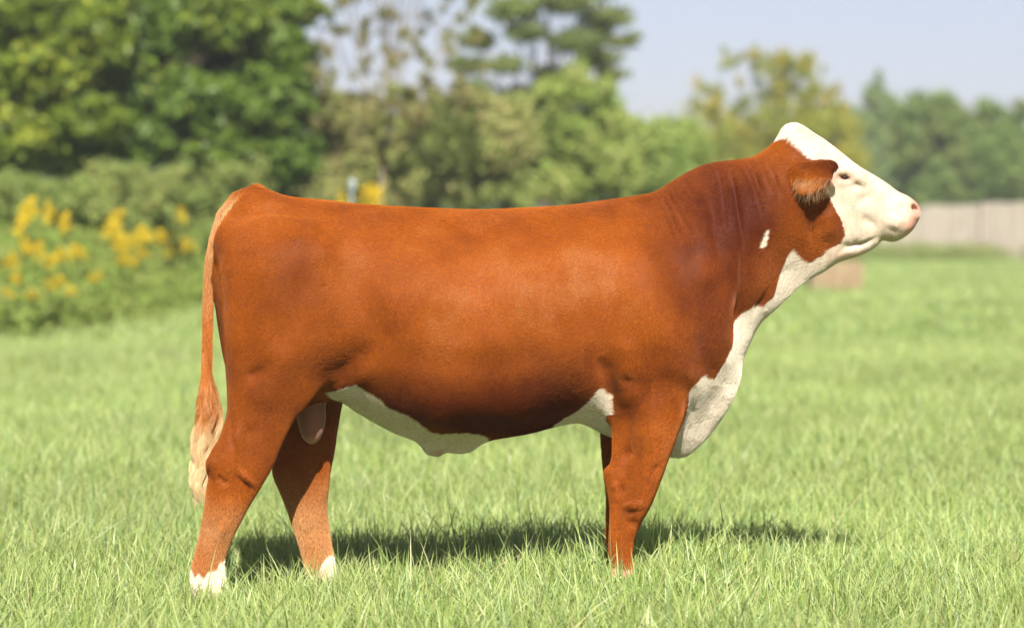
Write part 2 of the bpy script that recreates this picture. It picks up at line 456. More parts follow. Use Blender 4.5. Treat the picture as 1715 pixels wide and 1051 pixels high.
# right
make_tree('yellowing_tree', 'yellowing ragged tree rising behind the bull\'s head', 'tree', 1290, 98, 90,
    rand_clumps(109, 20, 1165, 1425, 215, 335, 2.2, 55, 98, 1290, 1.0) + rand_clumps(9, 80, 1145, 1435, 190, 350, 2.0, 30, 98, 1290, .95, .25) + rand_clumps(19, 90, 1160, 1430, 95, 235, 1.8, 17, 98, 1290, 1.1, .45) + P_([(1168,140,0,15,1.3),(1165,175,0,22,1.1),(1160,205,0,26,1),(1190,185,0,28,1),(1345,100,0,9,1.8),(1350,125,0,12,1.4),(1378,118,0,9,1.8),(1212,85,0,9,1.8),(1212,108,0,13,1.5),(1262,92,0,11,1.6),(1185,150,0,14,1.2),(1400,150,0,14,1.2)], 1290, 98),
    95000, 0.066, [(0.20, 0.26, 0.04), (0.33, 0.33, 0.05), (0.50, 0.36, 0.05)], 39, trunk_r=.10, shell=.0)
make_tree('pointed_tree', 'hazy blue green tree with a pointed top, right of the head', 'tree', 1475, 150, 115,
    P_([(1472,128,0,9,1.8),(1464,160,0,22,1.2),(1487,180,0,26,1),(1455,205,0,30,1),(1490,225,0,34,1),(1450,255,0,36,1),(1480,290,0,44,1),(1440,310,0,40,1),(1430,230,0,30,1),(1420,200,0,24,1),(1510,260,0,30,1),(1425,280,0,36,1)], 1475, 150), 26000, 0.12, [(0.18, 0.25, 0.09), (0.23, 0.29, 0.11)], 40, trunk_r=.15, shell=.0)
for (pxc, a, bb, t, sd, lab) in ((1560, 1495, 1625, 150, 50, 'dense green bush over the left end of the pale wall'), (1665, 1600, 1735, 160, 51, 'dense green bush over the pale wall at the right edge'), (1790, 1725, 1900, 170, 52, 'dense green bush beyond the right edge of the wall')):
    make_tree('hedge_bush', lab, 'bush', pxc, 134, t,
        rand_clumps(sd + 100, 12, a + 15, bb - 10, t + 50, 340, 2.4, 48, 134, pxc, 1.0) + rand_clumps(sd, 130, a, bb, t + 14, 350, 2.2, 17, 134, pxc, .9, .25), 30000, 0.115, [(0.13, 0.20, 0.045), (0.19, 0.27, 0.065), (0.25, 0.28, 0.07)], sd + 5, trunk_r=.1, shell=.0)
# shrubs at the foot of the maples
for (pxc, a, bb, t, sd, lab, Dd) in ((60, -60, 190, 285, 60, 'pale green shrub behind the goldenrod under the maples', 40.5), (215, 150, 285, 268, 63, 'pale green shrub between the goldenrod and the dark maple', 43.9), (360, 270, 450, 255, 61, 'pale green shrub just left of the bull\'s rump', 48.3), (520, 420, 600, 285, 62, 'dark green shrub above the bull\'s hips', 53)):
    make_tree('hedge_bush', lab, 'bush', pxc, Dd, t,
        rand_clumps(sd, 80, a, bb, t + 18, 430, .8, 24, Dd, pxc, .9, .15), 50000, 0.036, [(0.20, 0.27, 0.065), (0.27, 0.33, 0.09), (0.31, 0.32, 0.10)] if sd != 62 else [(0.08,0.14,0.025),(0.12,0.19,0.04)], sd + 5, trunk_r=.035, shell=.0)

# ---- far wood and hill
b = NT('distant woods on the hill')
pos = b.n('NewGeometry').outputs['Position']
nn = b.noise(pos, 0.12, 5, 0.7)
p = b.n('BsdfPrincipled', Base_Color=b.mix(b.ramp(nn, .35, .65), (0.035, 0.065, 0.03), (0.08, 0.12, 0.045)), Roughness=0.95)
M_HILL = b.done(p.outputs[0])
hx = np.linspace(-420, 520, 260); hy = np.linspace(0, 1, 14)
HXm, HYm = np.meshgrid(hx, hy, indexing='ij')
prof = 14.5 + 11 / (1 + np.exp(-(HXm - 66) / 9)) + 9 / (1 + np.exp((HXm + 4) / 8))
bump = 1.3 * np.sin(HXm * .35 + 3 * HYm) * np.sin(HYm * 23) + 1.0 * np.sin(HXm * .83 + 1) + .8 * np.sin(HXm * 1.37 + 2)
HZ = prof * np.sin(np.clip(HYm * 1.15, 0, 1) * np.pi / 2) + bump * np.clip(HYm * 4, 0, 1) - 0.5 * (HYm < .01)
ii = np.arange(HXm.size).reshape(HXm.shape)
o = mesh_np('hills', np.stack([HXm, 520 + HYm * 160, HZ], -1).reshape(-1, 3), np.stack([ii[:-1, :-1], ii[1:, :-1], ii[1:, 1:], ii[:-1, 1:]], -1).reshape(-1, 4), mat=M_HILL)
tag(o, kind='structure')
r = np.random.default_rng(90)
FW = []
for i in range(230):
    fx = -110 + 200 * (i + r.random()) / 230
    fy = 160 + r.uniform(0, 18)
    FW.append((fx, fy, r.uniform(1.2, 5.2), r.uniform(1.5, 2.6), .9))
Vf_, Qf_, cf_ = crown_leaves(FW, 140000, 0.24, [(0.11, 0.16, 0.055), (0.16, 0.21, 0.08)], 91, shell=.5)
o = mesh_np('far_wood', Vf_, Qf_, mat=M_LEAF, smooth=False); vcol(o.data, 'tint', cf_)
tag(o, 'hazy line of distant woodland closing the field', 'woodland', kind='stuff')

# ---- weedy bank on the left: mixed stems and leaves nobody could count
r = np.random.default_rng(70)
wc = []
for i in range(1450):
    px = r.uniform(-430, 640); D0 = float(bank_D(px)); k = r.random()
    D = D0 + k * 4.5 + .2
    bx_, by_ = wx(px, D), D - CAM_D
    hgt = (0.45 + k * 1.15) * r.uniform(.5, .95) * (1 - .35 * (px > 400))
    for z in np.arange(0.08, hgt, 0.2):
        wc.append((bx_ + r.normal(0, .07), by_ + r.normal(0, .07), z, r.uniform(.09, .2), 1.0))
Vw, Qw, cw = crown_leaves(wc, 250000, 0.030, [(0.20, 0.29, 0.055), (0.29, 0.37, 0.085), (0.34, 0.36, 0.10)], 71, shell=.2, up=.5)
o = mesh_np('undergrowth', Vw, Qw, mat=M_LEAF, smooth=False); vcol(o.data, 'tint', cw)
tag(o, 'tangled green weeds on the bank below the maples', 'weeds', kind='stuff')
# strip of rank yellow-green weeds along the foot of the wall and far edge of the field
wc = []
for i in range(800):
    D = r.uniform(112, 121); px = r.uniform(1040, 1900)
    wc.append((wx(px, D), D - CAM_D, r.uniform(.05, .45), r.uniform(.2, .45), .9))
for i in range(700):
    D = r.uniform(50, 56) ; px = r.uniform(520, 1190)
    wc.append((wx(px, D), D - CAM_D, r.uniform(.1, 1.35), r.uniform(.15, .35), .9))
Vw, Qw, cw = crown_leaves(wc, 70000, 0.05, [(0.22, 0.28, 0.08), (0.30, 0.34, 0.11), (0.33, 0.31, 0.14)], 73, shell=.2, up=.5)
o = mesh_np('tall_weeds', Vw, Qw, mat=M_LEAF, smooth=False); vcol(o.data, 'tint', cw)
tag(o, 'rank yellow green weeds along the far edge of the field', 'weeds', kind='stuff')

# ---- goldenrod: single plants, each a stem with leaves and an arching yellow plume
def goldenrod_proto(seed, h):
    r = np.random.default_rng(seed)
    root = empty('goldenrod')
    a = Acc(); t = np.linspace(0, 1, 8)
    stem = np.column_stack([.06 * t ** 2 * h, .03 * np.sin(t * 3), t * h])
    a.add(tube(stem, np.linspace(.005, .002, 8), 5))
    st_ = a.obj('stem', M_STEM, root)
    n = 90; z = r.uniform(.05, .85, n) * h
    P = np.column_stack([np.interp(z, stem[:, 2], stem[:, 0]), np.interp(z, stem[:, 2], stem[:, 1]), z])
    an = r.uniform(0, 6.28, n); d = np.column_stack([np.cos(an), np.sin(an), .3 * np.ones(n)])
    s = r.uniform(.03, .055, n) * (1.1 - .4 * z / h)
    V_, Q_ = leaves_mesh(P + d * s[:, None], np.column_stack([-np.cos(an) * .3, -np.sin(an) * .3, np.ones(n)]) + r.normal(0, .3, (n, 3)), s, r, .3)
    lf = mesh_np('foliage', V_, Q_, mat=M_LEAF, parent=root, smooth=False)
    vcol(lf.data, 'tint', np.repeat(np.array([[.17, .24, .065]]) * r.uniform(.8, 1.2, (n, 1)), 4, 0))
    # plume
    P = []
    for k in range(16):
        f = k / 16; a0 = r.uniform(0, 6.28); L = (.14 - .09 * f) * r.uniform(.8, 1.2)
        b0 = np.array([np.interp(h * (.82 + .2 * f), stem[:, 2], stem[:, 0]), 0, h * (.82 + .2 * f)])
        for u in np.linspace(.1, 1, 22):
            P.append(b0 + np.array([math.cos(a0) * L * u, math.sin(a0) * L * u, L * .55 * math.sin(u * 2.2)]) + r.normal(0, .008, 3))
    P = np.array(P); n = len(P)
    V_, Q_ = leaves_mesh(P, r.normal(size=(n, 3)) + np.array([0, -.3, .6]), r.uniform(.010, .018, n), r, .8)
    fl = mesh_np('flower_plume', V_, Q_, mat=M_FLOWER, parent=root, smooth=False)
    vcol(fl.data, 'tint', np.repeat(np.array([[.66, .49, .03]]) * r.uniform(.75, 1.2, (n, 1)), 4, 0))
    return root
M_STEM = bark_mat('green stem', (0.07, 0.10, 0.03), (0.13, 0.13, 0.05))
protos = [goldenrod_proto(200 + i, h_) for i, h_ in enumerate((.95, 1.05, 1.15))]
used = [False] * 3
SPOTS = [(15,440),(35,470),(70,482),(90,475),(60,355),(100,352),(105,375),(25,345),(5,495),(130,425),(180,388),(175,395),(190,437),(205,410),(225,405),(232,395),(248,395),(238,425),(270,392),(262,398),
         (300,358),(285,362),(315,362),(345,355),(350,372),(300,418),(312,412),(325,420),(290,425),(150,470),(120,495),(60,500),(20,410),(55,420),(110,430),(215,445),(180,410),(340,395),(-30,450),(-60,470),(-20,370),(612,324),(602,330),(622,329),(596,337),(-90,400),(8,380),(75,440),(160,365)]
SPOTS = [p for p in SPOTS if p[0] > -10]
ORD = ['first','second','third','fourth','fifth','sixth','seventh','eighth','ninth','tenth','eleventh','twelfth','thirteenth','fourteenth','fifteenth','sixteenth']
def rod_label(px, py):
    if px > 500:
        L = sorted([p for p in SPOTS if p[0] > 500])
        return '%s from the left of the four goldenrod plumes just above the bull\'s hips' % ORD[L.index((px, py))]
    lims = [0, 374, 400, 428, 462, 600]; names = ['topmost', 'second', 'middle', 'fourth', 'lowest']
    for i in range(5):
        if lims[i] <= py < lims[i + 1]:
            L = sorted([p for p in SPOTS if p[0] < 500 and lims[i] <= p[1] < lims[i + 1]])
            return 'yellow goldenrod in the %s row of the bank, %s from the left' % (names[i], ORD[L.index((px, py))])
r = np.random.default_rng(77)
for i, (px, py) in enumerate(SPOTS):
    k = i % 3
    H_ = (.95, 1.05, 1.15)[k]
    H_ = (.95, 1.05, 1.15)[k]
    D0 = float(bank_D(px)) if px < 500 else 44.5 + r.uniform(-.4, .4)
    want = D0
    if px < 500:                       # stand where the weeds are about as tall as this plume
        for kk in np.linspace(0, 1, 21):
            if .45 + 1.15 * kk < wz(py, D0 + .2 + kk * 4.5) + .02: want = D0 + .2 + kk * 4.5
            else: break
        want = min(want, D0 + 3.6)
    s = max(.4, (wz(py, want) + .08) / H_)
    pr = protos[k]
    if not used[k]:
        o = pr; used[k] = True
    else:
        o = pr.copy(); COL.objects.link(o)
        for ch in pr.children:
            c_ = ch.copy(); COL.objects.link(c_); c_.parent = o
    o.location = (wx(px, want), want - CAM_D, float(ground_h(wx(px, want), want - CAM_D)))
    o.rotation_euler = (r.normal(0, .08), r.normal(0, .08), r.uniform(0, 6.28))
    w_ = r.uniform(.8, 1.15) * want / 39
    o.scale = (w_, w_, s)
    tag(o, rod_label(px, py), 'goldenrod', 'goldenrod plants flowering below the maples' if px < 500 else 'goldenrod plants flowering above the bull\'s hips')

# ---- pale board wall at the right edge
def box(x0, x1, y0, y1, z0, z1):
    v = np.array([(x, y, z) for x in (x0, x1) for y in (y0, y1) for z in (z0, z1)], float)
    q = np.array([(0, 1, 3, 2), (4, 6, 7, 5), (0, 4, 5, 1), (2, 3, 7, 6), (0, 2, 6, 4), (1, 5, 7, 3)])
    return v, q
def boards_mat(name, c1, c2, c3):
    b = NT(name)
    tc = b.n('TexCoord').outputs['Object']
    st_ = b.n('Mapping', Vector=tc, Scale=(3.0, 3.0, 0.35)).outputs[0]
    n = b.noise(st_, 1.6, 5, 0.65); n2 = b.noise(tc, 0.9, 4)
    c = b.mix(b.ramp(n, .3, .7), c1, c2)
    c = b.mix(b.ramp(n2, .5, .75, 0, .7), c, c3)
    p = b.n('BsdfPrincipled', Base_Color=c, Roughness=.85)
    return b.done(p.outputs[0])
M_WALL = boards_mat('weathered pale boards', (0.50, 0.405, 0.335), (0.60, 0.52, 0.435), (0.44, 0.33, 0.265))
M_POST = boards_mat('weathered grey posts', (0.32, 0.28, 0.25), (0.38, 0.34, 0.30), (0.30, 0.23, 0.19))
WA, WB = (1472, 125.0, 2.0), (1960, 103.0, 2.3)
pa = np.array([wx(WA[0], WA[1]), WA[1] - CAM_D]); pb = np.array([wx(WB[0], WB[1]), WB[1] - CAM_D])
Lw = np.linalg.norm(pb - pa); ang = math.atan2(pb[1] - pa[1], pb[0] - pa[0])
wall = empty('board_wall', (pa[0], pa[1], float(ground_h(*pa))), ang)
tag(wall, 'long pale weathered board wall at the right edge of the field', 'wall')
npan = 5; pw = Lw / npan
for i in range(npan):
    a = Acc(); x = i * pw + .09; k = 0; rr_ = np.random.default_rng(300 + i)
    H_ = 2.0 + .30 * (i + .5) / npan
    while x < (i + 1) * pw - .1:
        bw = min(rr_.uniform(.22, .34), (i + 1) * pw - .09 - x)
        if bw < .05: break
        a.add(box(x, x + bw - .012, rr_.uniform(-.012, .012) - .02, .03, -.3, H_ + rr_.uniform(-.04, .04))); x += bw
    a.obj('board_panel', M_WALL, wall, smooth=False)
for i in range(npan + 1):
    a = Acc(); a.add(box(i * pw - .08, i * pw + .08, -.07, .09, -.3, 2.02 + .30 * i / npan)); a.add(box(i * pw - .10, i * pw + .10, -.09, .11, 2.02 + .30 * i / npan, 2.06 + .30 * i / npan))
    a.obj('post', M_POST, wall, smooth=False)

# ---- slatted wooden crate standing in the grass beyond the bull's throat
M_CRATE = boards_mat('raw crate wood', (0.16, 0.11, 0.055), (0.24, 0.18, 0.11), (0.14, 0.075, 0.035))
Dc = 60.0
crate = empty('crate', (wx(1397, Dc), Dc - CAM_D, float(ground_h(wx(1397, Dc), Dc - CAM_D))), .12)
tag(crate, 'small slatted wooden crate in the field beyond the bull\'s throat', 'crate')
cw_, cd_, ch_ = .47, .32, .58
for sx in (-1, 1):
    for sy in (-1, 1):
        a = Acc(); a.add(box(sx * cw_ - .04, sx * cw_ + .04, sy * cd_ - .04, sy * cd_ + .04, 0, ch_ + .02)); a.obj('corner_post', M_CRATE, crate, smooth=False)
for sy in (-1, 1):
    a = Acc()
    for k in range(6):
        x = -.42 + k * .145; a.add(box(x, x + .115, sy * (cd_ + .0515) - .01, sy * (cd_ + .0515) + .01, .03, ch_))
    a.obj('slats', M_CRATE, crate, smooth=False)
for sx in (-1, 1):
    a = Acc()
    for k in range(4):
        y = -.26 + k * .14; a.add(box(sx * (cw_ + .0515) - .01, sx * (cw_ + .0515) + .01, y, y + .11, .03, ch_))
    a.obj('slats', M_CRATE, crate, smooth=False)
a = Acc(); a.add(box(-cw_ - .03, cw_ + .03, -cd_ - .03, cd_ + .03, .05, .07)); a.obj('floor_board', M_CRATE, crate, smooth=False)

# ---- pale marker stake above the bull's hips
b = NT('pale painted stake'); tc = b.n('TexCoord').outputs['Object']
p = b.n('BsdfPrincipled', Base_Color=b.mix(b.ramp(b.noise(tc, 14, 3), .35, .65), (.14, .17, .165), (.20, .235, .22)), Roughness=.6)
M_STAKE = b.done(p.outputs[0])
Ds = 34.0
stk = Acc(); stk.add(tube([(0, 0, -.1), (0, 0, .6), (0, 0, wz(322, Ds))], [.022, .022, .022], 8)); stk.add(tube([(0, 0, wz(322, Ds)), (0.01, 0, wz(312, Ds)), (0, 0, wz(303, Ds)), (0, 0, wz(301, Ds))], [.03, .046, .04, .012], 10))
o = stk.obj('marker_stake', M_STAKE); o.location = (wx(589, Ds), Ds - CAM_D, float(ground_h(wx(589, Ds), Ds - CAM_D)))
tag(o, 'pale blue grey marker stake among leaves just above the bull\'s hips', 'stake')

# ---- haze: the summer air over the field, one even volume round everything but the sky
hb_v, hb_q = box(-470, 570, -40, 720, -2.5, 62)
haze = mesh_np('haze', hb_v, hb_q, smooth=False)
hm = bpy.data.materials.new('summer haze'); hm.use_nodes = True
hn = hm.node_tree; hn.nodes.clear()
ho = hn.nodes.new('ShaderNodeOutputMaterial'); hp = hn.nodes.new('ShaderNodeVolumePrincipled')
hp.inputs['Color'].default_value = (0.90, 0.93, 1.0, 1)
hp.inputs['Density'].default_value = HAZE
hp.inputs['Anisotropy'].default_value = 0.2
hn.links.new(hp.outputs[0], ho.inputs['Volume'])
haze.data.materials.append(hm)
tag(haze, 'thin summer haze over the field', 'haze', kind='stuff')
# ================================================================ THE BULL
def chaikin(P, n=2):
    P = np.asarray(P, float)
    for _ in range(n):
        Q = np.roll(P, -1, axis=0)
        P = np.stack([0.75 * P + 0.25 * Q, 0.25 * P + 0.75 * Q], 1).reshape(-1, 2)
    return P

def poly_sd(P, X, Z):
    """signed distance to closed polygon, positive inside"""
    d2 = np.full(X.shape, 1e9); ins = np.zeros(X.shape, bool)
    n = len(P)
    for i in range(n):
        ax, az = P[i]; bx, bz = P[(i + 1) % n]
        ex, ez = bx - ax, bz - az
        L = ex * ex + ez * ez + 1e-12
        t = np.clip(((X - ax) * ex + (Z - az) * ez) / L, 0, 1)
        d2 = np.minimum(d2, (X - ax - t * ex) ** 2 + (Z - az - t * ez) ** 2)
        c = ((az > Z) != (bz > Z))
        if abs(ez) > 1e-9:
            ins ^= c & (X < ax + (Z - az) * ex / ez)
    d = np.sqrt(d2)
    return np.where(ins, d, -d)

def px_poly(pts, D=CAM_D, n=2):
    return chaikin([(wx(x, D), wz(y, D)) for x, y in pts], n)

def shepard(ctrl, X, Z, D=CAM_D, lam=0.0008):
    """smooth thin-plate map through control values ctrl = [(px, py, v), ...]"""
    c = np.array([(wx(cx, D), wz(cy, D), v) for cx, cy, v in ctrl])
    n = len(c)
    def phi(r2): return 0.5 * r2 * np.log(r2 + 1e-9)
    K = phi((c[:, None, 0] - c[None, :, 0]) ** 2 + (c[:, None, 1] - c[None, :, 1]) ** 2) + lam * np.eye(n)
    P = np.stack([np.ones(n), c[:, 0], c[:, 1]], 1)
    A = np.block([[K, P], [P.T, np.zeros((3, 3))]])
    w = np.linalg.solve(A, np.concatenate([c[:, 2], np.zeros(3)]))
    out = w[n] + w[n + 1] * X + w[n + 2] * Z
    for i in range(n):
        out = out + w[i] * phi((X - c[i, 0]) ** 2 + (Z - c[i, 1]) ** 2)
    return np.clip(out, c[:, 2].min() * 0.7, c[:, 2].max() * 1.1)

def blur2(A, s):
    r = int(3 * s) + 1
    k = np.exp(-0.5 * (np.arange(-r, r + 1) / s) ** 2); k /= k.sum()
    for ax in (0, 1):
        pad = [(0, 0), (0, 0)]; pad[ax] = (r, r)
        B = np.pad(A, pad, mode='edge')
        A = sum(k[j] * (B[j:j + A.shape[0]] if ax == 0 else B[:, j:j + A.shape[1]]) for j in range(2 * r + 1))
    return A

VOX = 0.006
gx = np.arange(-1.10, 1.44, VOX); gy = np.arange(-0.42, 0.42, VOX); gz = np.arange(-0.03, 1.62, VOX)
X2, Z2 = np.meshgrid(gx, gz, indexing='ij')

def slab(poly, Wc, Rc, D=CAM_D, n=2.3, blur=3.0):
    """inflate a side-view outline: returns S(x,z) = half thickness squared, negative outside"""
    d = poly_sd(px_poly(poly, D), X2, Z2)
    W = shepard(Wc, X2, Z2, D) if isinstance(Wc, list) else Wc
    R = shepard(Rc, X2, Z2, D) if isinstance(Rc, list) else Rc
    t = d / R
    tc = np.clip(t, 0, 1)
    q = 1 - (1 - tc) ** n
    qb = blur2(q, blur)
    m = np.clip((d - 0.012) / 0.05, 0, 1); m = m * m * (3 - 2 * m)
    q = q * (1 - m) + qb * m
    q = np.where(t < 0, n * t, q)
    return (W * W) * q, d

def field(S, yc=0.0):
    """S(x,z), centre plane yc(x,z) -> approximate distance on the 3-D grid"""
    gxS, gzS = np.gradient(S, VOX)
    if np.isscalar(yc): yc = np.full(S.shape, yc)
    Y = gy[None, :, None] - yc[:, None, :]
    F = Y * Y - S[:, None, :]
    G = np.sqrt(4 * Y * Y + (gxS ** 2 + gzS ** 2)[:, None, :] + 1e-5)
    f = (F / G)
    return np.clip(f, -0.12, 0.25).astype(np.float32)

def smin(a, b, k):
    h = np.clip(k - np.abs(a - b), 0, None) / k
    return np.minimum(a, b) - h * h * k * 0.25

# ---- trunk, neck and head in side view (photo pixels), clockwise from the tail head
TRUNK = [(358,440),(364,400),(376,362),(396,332),(418,313),(440,314),(473,327),(500,332),(546,335),(606,343),(706,348),
 (806,352),(880,348),(946,345),(1024,334),(1070,328),(1098,322),(1121,307),(1151,288),(1186,273),(1230,268),(1257,265),
 (1275,256),(1290,246),(1302,233),(1310,219),(1317,210),(1332,206),(1346,212),(1366,226),(1386,238),(1400,249),(1420,265),(1438,279),
 (1458,290),(1483,305),(1505,322),(1518,326),(1532,336),(1541,348),(1542,362),(1535,375),(1527,388),(1513,399),
 (1497,406),(1486,404),(1477,402),(1472,409),(1463,417),(1443,427),(1431,431),(1408,438),(1398,443),(1384,453),
 (1367,462),(1354,469),(1338,480),(1320,498),(1297,520),(1274,539),(1256,573),(1243,605),(1241,634),(1231,663),(1217,688),(1198,718),
 (1172,747),(1155,762),(1140,767),(1120,765),(1090,756),(1055,742),(1024,732),(1003,722),(986,713),(970,707),(951,709),(924,715),
 (892,724),(859,730),(826,735),(806,743),(790,756),(771,760),(752,757),(743,759),(738,764),(728,764),(714,760),(706,747),
 (693,736),(663,726),(631,709),(598,690),(572,671),(545,668),(520,674),(500,690),(450,690),(400,668),(382,630),(372,585),(362,520),(357,470)]
TRUNK_W = [(400,345,.10),(378,380,.13),(440,330,.12),(372,450,.17),(390,560,.16),(420,420,.235),(500,400,.265),(480,540,.25),(430,640,.14),(500,660,.16),(560,640,.20),
 (600,450,.275),(620,600,.27),(700,450,.305),(720,620,.30),(740,700,.22),(800,440,.325),(820,620,.325),(850,700,.26),(920,450,.325),(930,620,.32),
 (950,690,.22),(1010,450,.31),(1040,600,.29),(1000,700,.20),(1080,450,.285),(1100,600,.285),(1150,450,.262),(1130,350,.17),(1160,560,.275),
 (1195,560,.235),(1200,400,.215),(1185,310,.12),(1215,600,.15),(1100,700,.20),(1150,700,.115),(1180,680,.10),(1146,628,.245),(1115,650,.24),(1176,612,.205),(1215,640,.085),(1130,755,.06),(1200,700,.05),
 (1225,500,.20),(1260,540,.085),(1240,600,.075),(1260,470,.17),(1300,490,.06),(1250,400,.185),(1240,300,.13),(1300,300,.135),(1310,380,.15),(1300,440,.10),
 (1320,460,.05),(1355,455,.035),(1400,437,.05),(1330,225,.085),(1345,260,.108),(1370,300,.112),(1400,290,.11),(1360,350,.108),(1390,370,.10),(1370,410,.075),
 (1415,330,.10),(1430,300,.098),(1450,340,.085),(1440,380,.07),(1430,415,.05),(1480,330,.078),(1490,360,.078),(1510,350,.08),(1530,355,.066),(1510,385,.075),(1490,398,.06),(1455,412,.045),
 (760,735,.10),(730,755,.045),(771,752,.05)]
TRUNK_R = [(400,360,.12),(480,450,.24),(400,600,.14),(650,480,.34),(800,500,.36),(950,500,.36),(1080,480,.34),(1180,450,.28),(1150,680,.12),
 (1250,420,.22),(1300,360,.17),(1260,540,.07),(1240,620,.06),(1200,700,.06),(1140,750,.06),(1340,460,.05),(1320,300,.11),(1350,260,.055),(1380,300,.075),(1400,350,.075),(1430,290,.05),(1470,320,.05),
 (1510,345,.05),(1500,385,.06),(1450,390,.06),(1400,420,.05),(1330,225,.05),(740,750,.05),(600,670,.16),(520,670,.12)]

NR = 9.80   # distance of the near hind leg
REAR_NEAR = [(372,500),(366,420),(430,360),(520,380),(575,450),(580,540),(560,600),(535,650),(513,682),(492,702),(473,740),(457,782),(436,817),(417,848),(398,884),(385,912),
 (377,936),(376,955),(380,975),(384,1004),(370,1012),(330,1012),(317,1004),(318,975),(320,950),(327,925),(336,884),(343,848),(347,812),(350,797),(346,786),(347,770),(357,750),(369,732),(377,705),(381,680),(379,650),(375,600)]
REAR_NEAR_W = [(450,420,.10),(470,520,.125),(440,600,.115),(430,680,.088),(425,730,.07),(400,790,.058),(380,850,.048),(355,920,.043),(350,1000,.055),(420,350,.06),(560,500,.07)]
FR_ = 10.17
REAR_FAR = [(430,480),(520,420),(585,500),(590,590),(577,660),(571,685),(566,713),(560,755),(553,790),(550,820),(547,845),(549,870),(554,905),(561,940),(563,960),(566,990),(530,992),(516,975),(511,955),(505,930),(498,907),(490,882),
 (482,857),(470,826),(459,803),(455,785),(462,740),(455,690),(430,600)]
REAR_FAR_W = [(500,520,.12),(500,600,.11),(510,690,.085),(505,740,.068),(515,800,.056),(520,850,.046),(530,920,.042),(540,980,.055)]
FN = 9.82
FRONT_NEAR = [(1035,520),(1095,480),(1150,530),(1152,620),(1147,690),(1138,720),(1124,757),(1108,800),(1096,832),(1085,856),(1073,874),(1066,892),(1061,908),
 (1058,930),(1060,950),(1068,972),(1066,985),(1022,985),(1016,972),(1022,950),(1019,925),(1019,895),(1022,864),(1020,835),(1014,812),(1011,795),(1012,785),(1024,775),(1026,745),(1024,715),(1022,690),(1020,640),(1020,570)]
FRONT_NEAR_W = [(1090,520,.05),(1090,600,.075),(1085,680,.088),(1075,740,.072),(1060,800,.058),(1050,850,.058),(1042,890,.044),(1040,930,.042),(1042,980,.055)]
FF = 10.17
FRONT_FAR = [(1050,560),(1100,560),(1130,600),(1128,680),(1110,720),(1092,757),(1080,790),(1068,832),(1060,856),(1052,880),(1046,900),(1044,930),
 (1050,952),(1058,972),(1056,982),(1012,982),(1012,970),(1016,945),(1013,910),(1014,880),(1016,840),(1012,800),(1008,770),(1006,735),(1004,690),(1004,640),(1020,590)]

S_tr, d_tr = slab(TRUNK, TRUNK_W, TRUNK_R)
def leg(poly, Wc, D, R, ytop, ybot, ztop=0.75, zbot=0.45):
    S, d = slab(poly, Wc, R, D, n=2.1, blur=2.0)
    k = np.clip((Z2 - zbot) / (ztop - zbot), 0, 1); k = k * k * (3 - 2 * k)
    return S, ybot + (ytop - ybot) * k
legs = []
legs.append(('rear_near',) + leg(REAR_NEAR, REAR_NEAR_W, NR, [(450,450,.16),(450,600,.13),(400,740,.09),(390,800,.07),(350,930,.05)], -0.165, -0.2))
legs.append(('rear_far',) + leg(REAR_FAR, REAR_FAR_W, FR_, [(520,550,.14),(510,700,.09),(520,800,.06),(530,930,.05)], 0.165, 0.17))
legs.append(('front_near',) + leg(FRONT_NEAR, FRONT_NEAR_W, FN, [(1090,560,.15),(1090,640,.12),(1080,740,.08),(1050,850,.06),(1040,930,.045)], -0.175, -0.175))
legs.append(('front_far',) + leg(FRONT_FAR, FRONT_NEAR_W, FF, [(1080,620,.13),(1070,740,.08),(1040,850,.06),(1040,930,.045)], 0.175, 0.17))

GX = gx[:, None, None]; GY = gy[None, :, None]; GZ = gz[None, None, :]
def capsule(a, b, ra, rb):
    a = np.array(a, float); b = np.array(b, float); e = b - a; L = e @ e
    t = np.clip(((GX - a[0]) * e[0] + (GY - a[1]) * e[1] + (GZ - a[2]) * e[2]) / L, 0, 1)
    d = np.sqrt((GX - a[0] - t * e[0]) ** 2 + (GY - a[1] - t * e[1]) ** 2 + (GZ - a[2] - t * e[2]) ** 2)
    return (d - (ra + (rb - ra) * t)).astype(np.float32)
def ellipsoid(c, r, R=None):
    p = [GX - c[0], GY - c[1], GZ - c[2]]
    if R is not None:
        R = np.array(R)      # rows = local axes
        p = [sum(R[i][j] * p[j] for j in range(3)) for i in range(3)]
    k0 = np.sqrt(sum((p[i] / r[i]) ** 2 for i in range(3)))
    k1 = np.sqrt(sum((p[i] / r[i] ** 2) ** 2 for i in range(3)))
    return (k0 * (k0 - 1) / (k1 + 1e-6)).astype(np.float32)

sdf = field(S_tr)
part = np.zeros(sdf.shape, np.int8)
PARTS = ['trunk', 'rear_near', 'rear_far', 'front_near', 'front_far', 'tail', 'ear', 'scrotum']
def join(f, idx, k):
    global sdf
    part[f < sdf] = idx
    sdf = smin(sdf, f, k)
for i, (nm, S, yc) in enumerate(legs):
    join(field(S, yc), i + 1, 0.045 if 'rear' in nm else 0.032)
# scrotum between the hind legs
join(ellipsoid((wx(522), 0.0, wz(702)), (.045, .05, .082)), 7, 0.02)
join(capsule((wx(520), 0.0, wz(690)), (wx(520), 0.0, wz(640)), .040, .06), 7, 0.03)
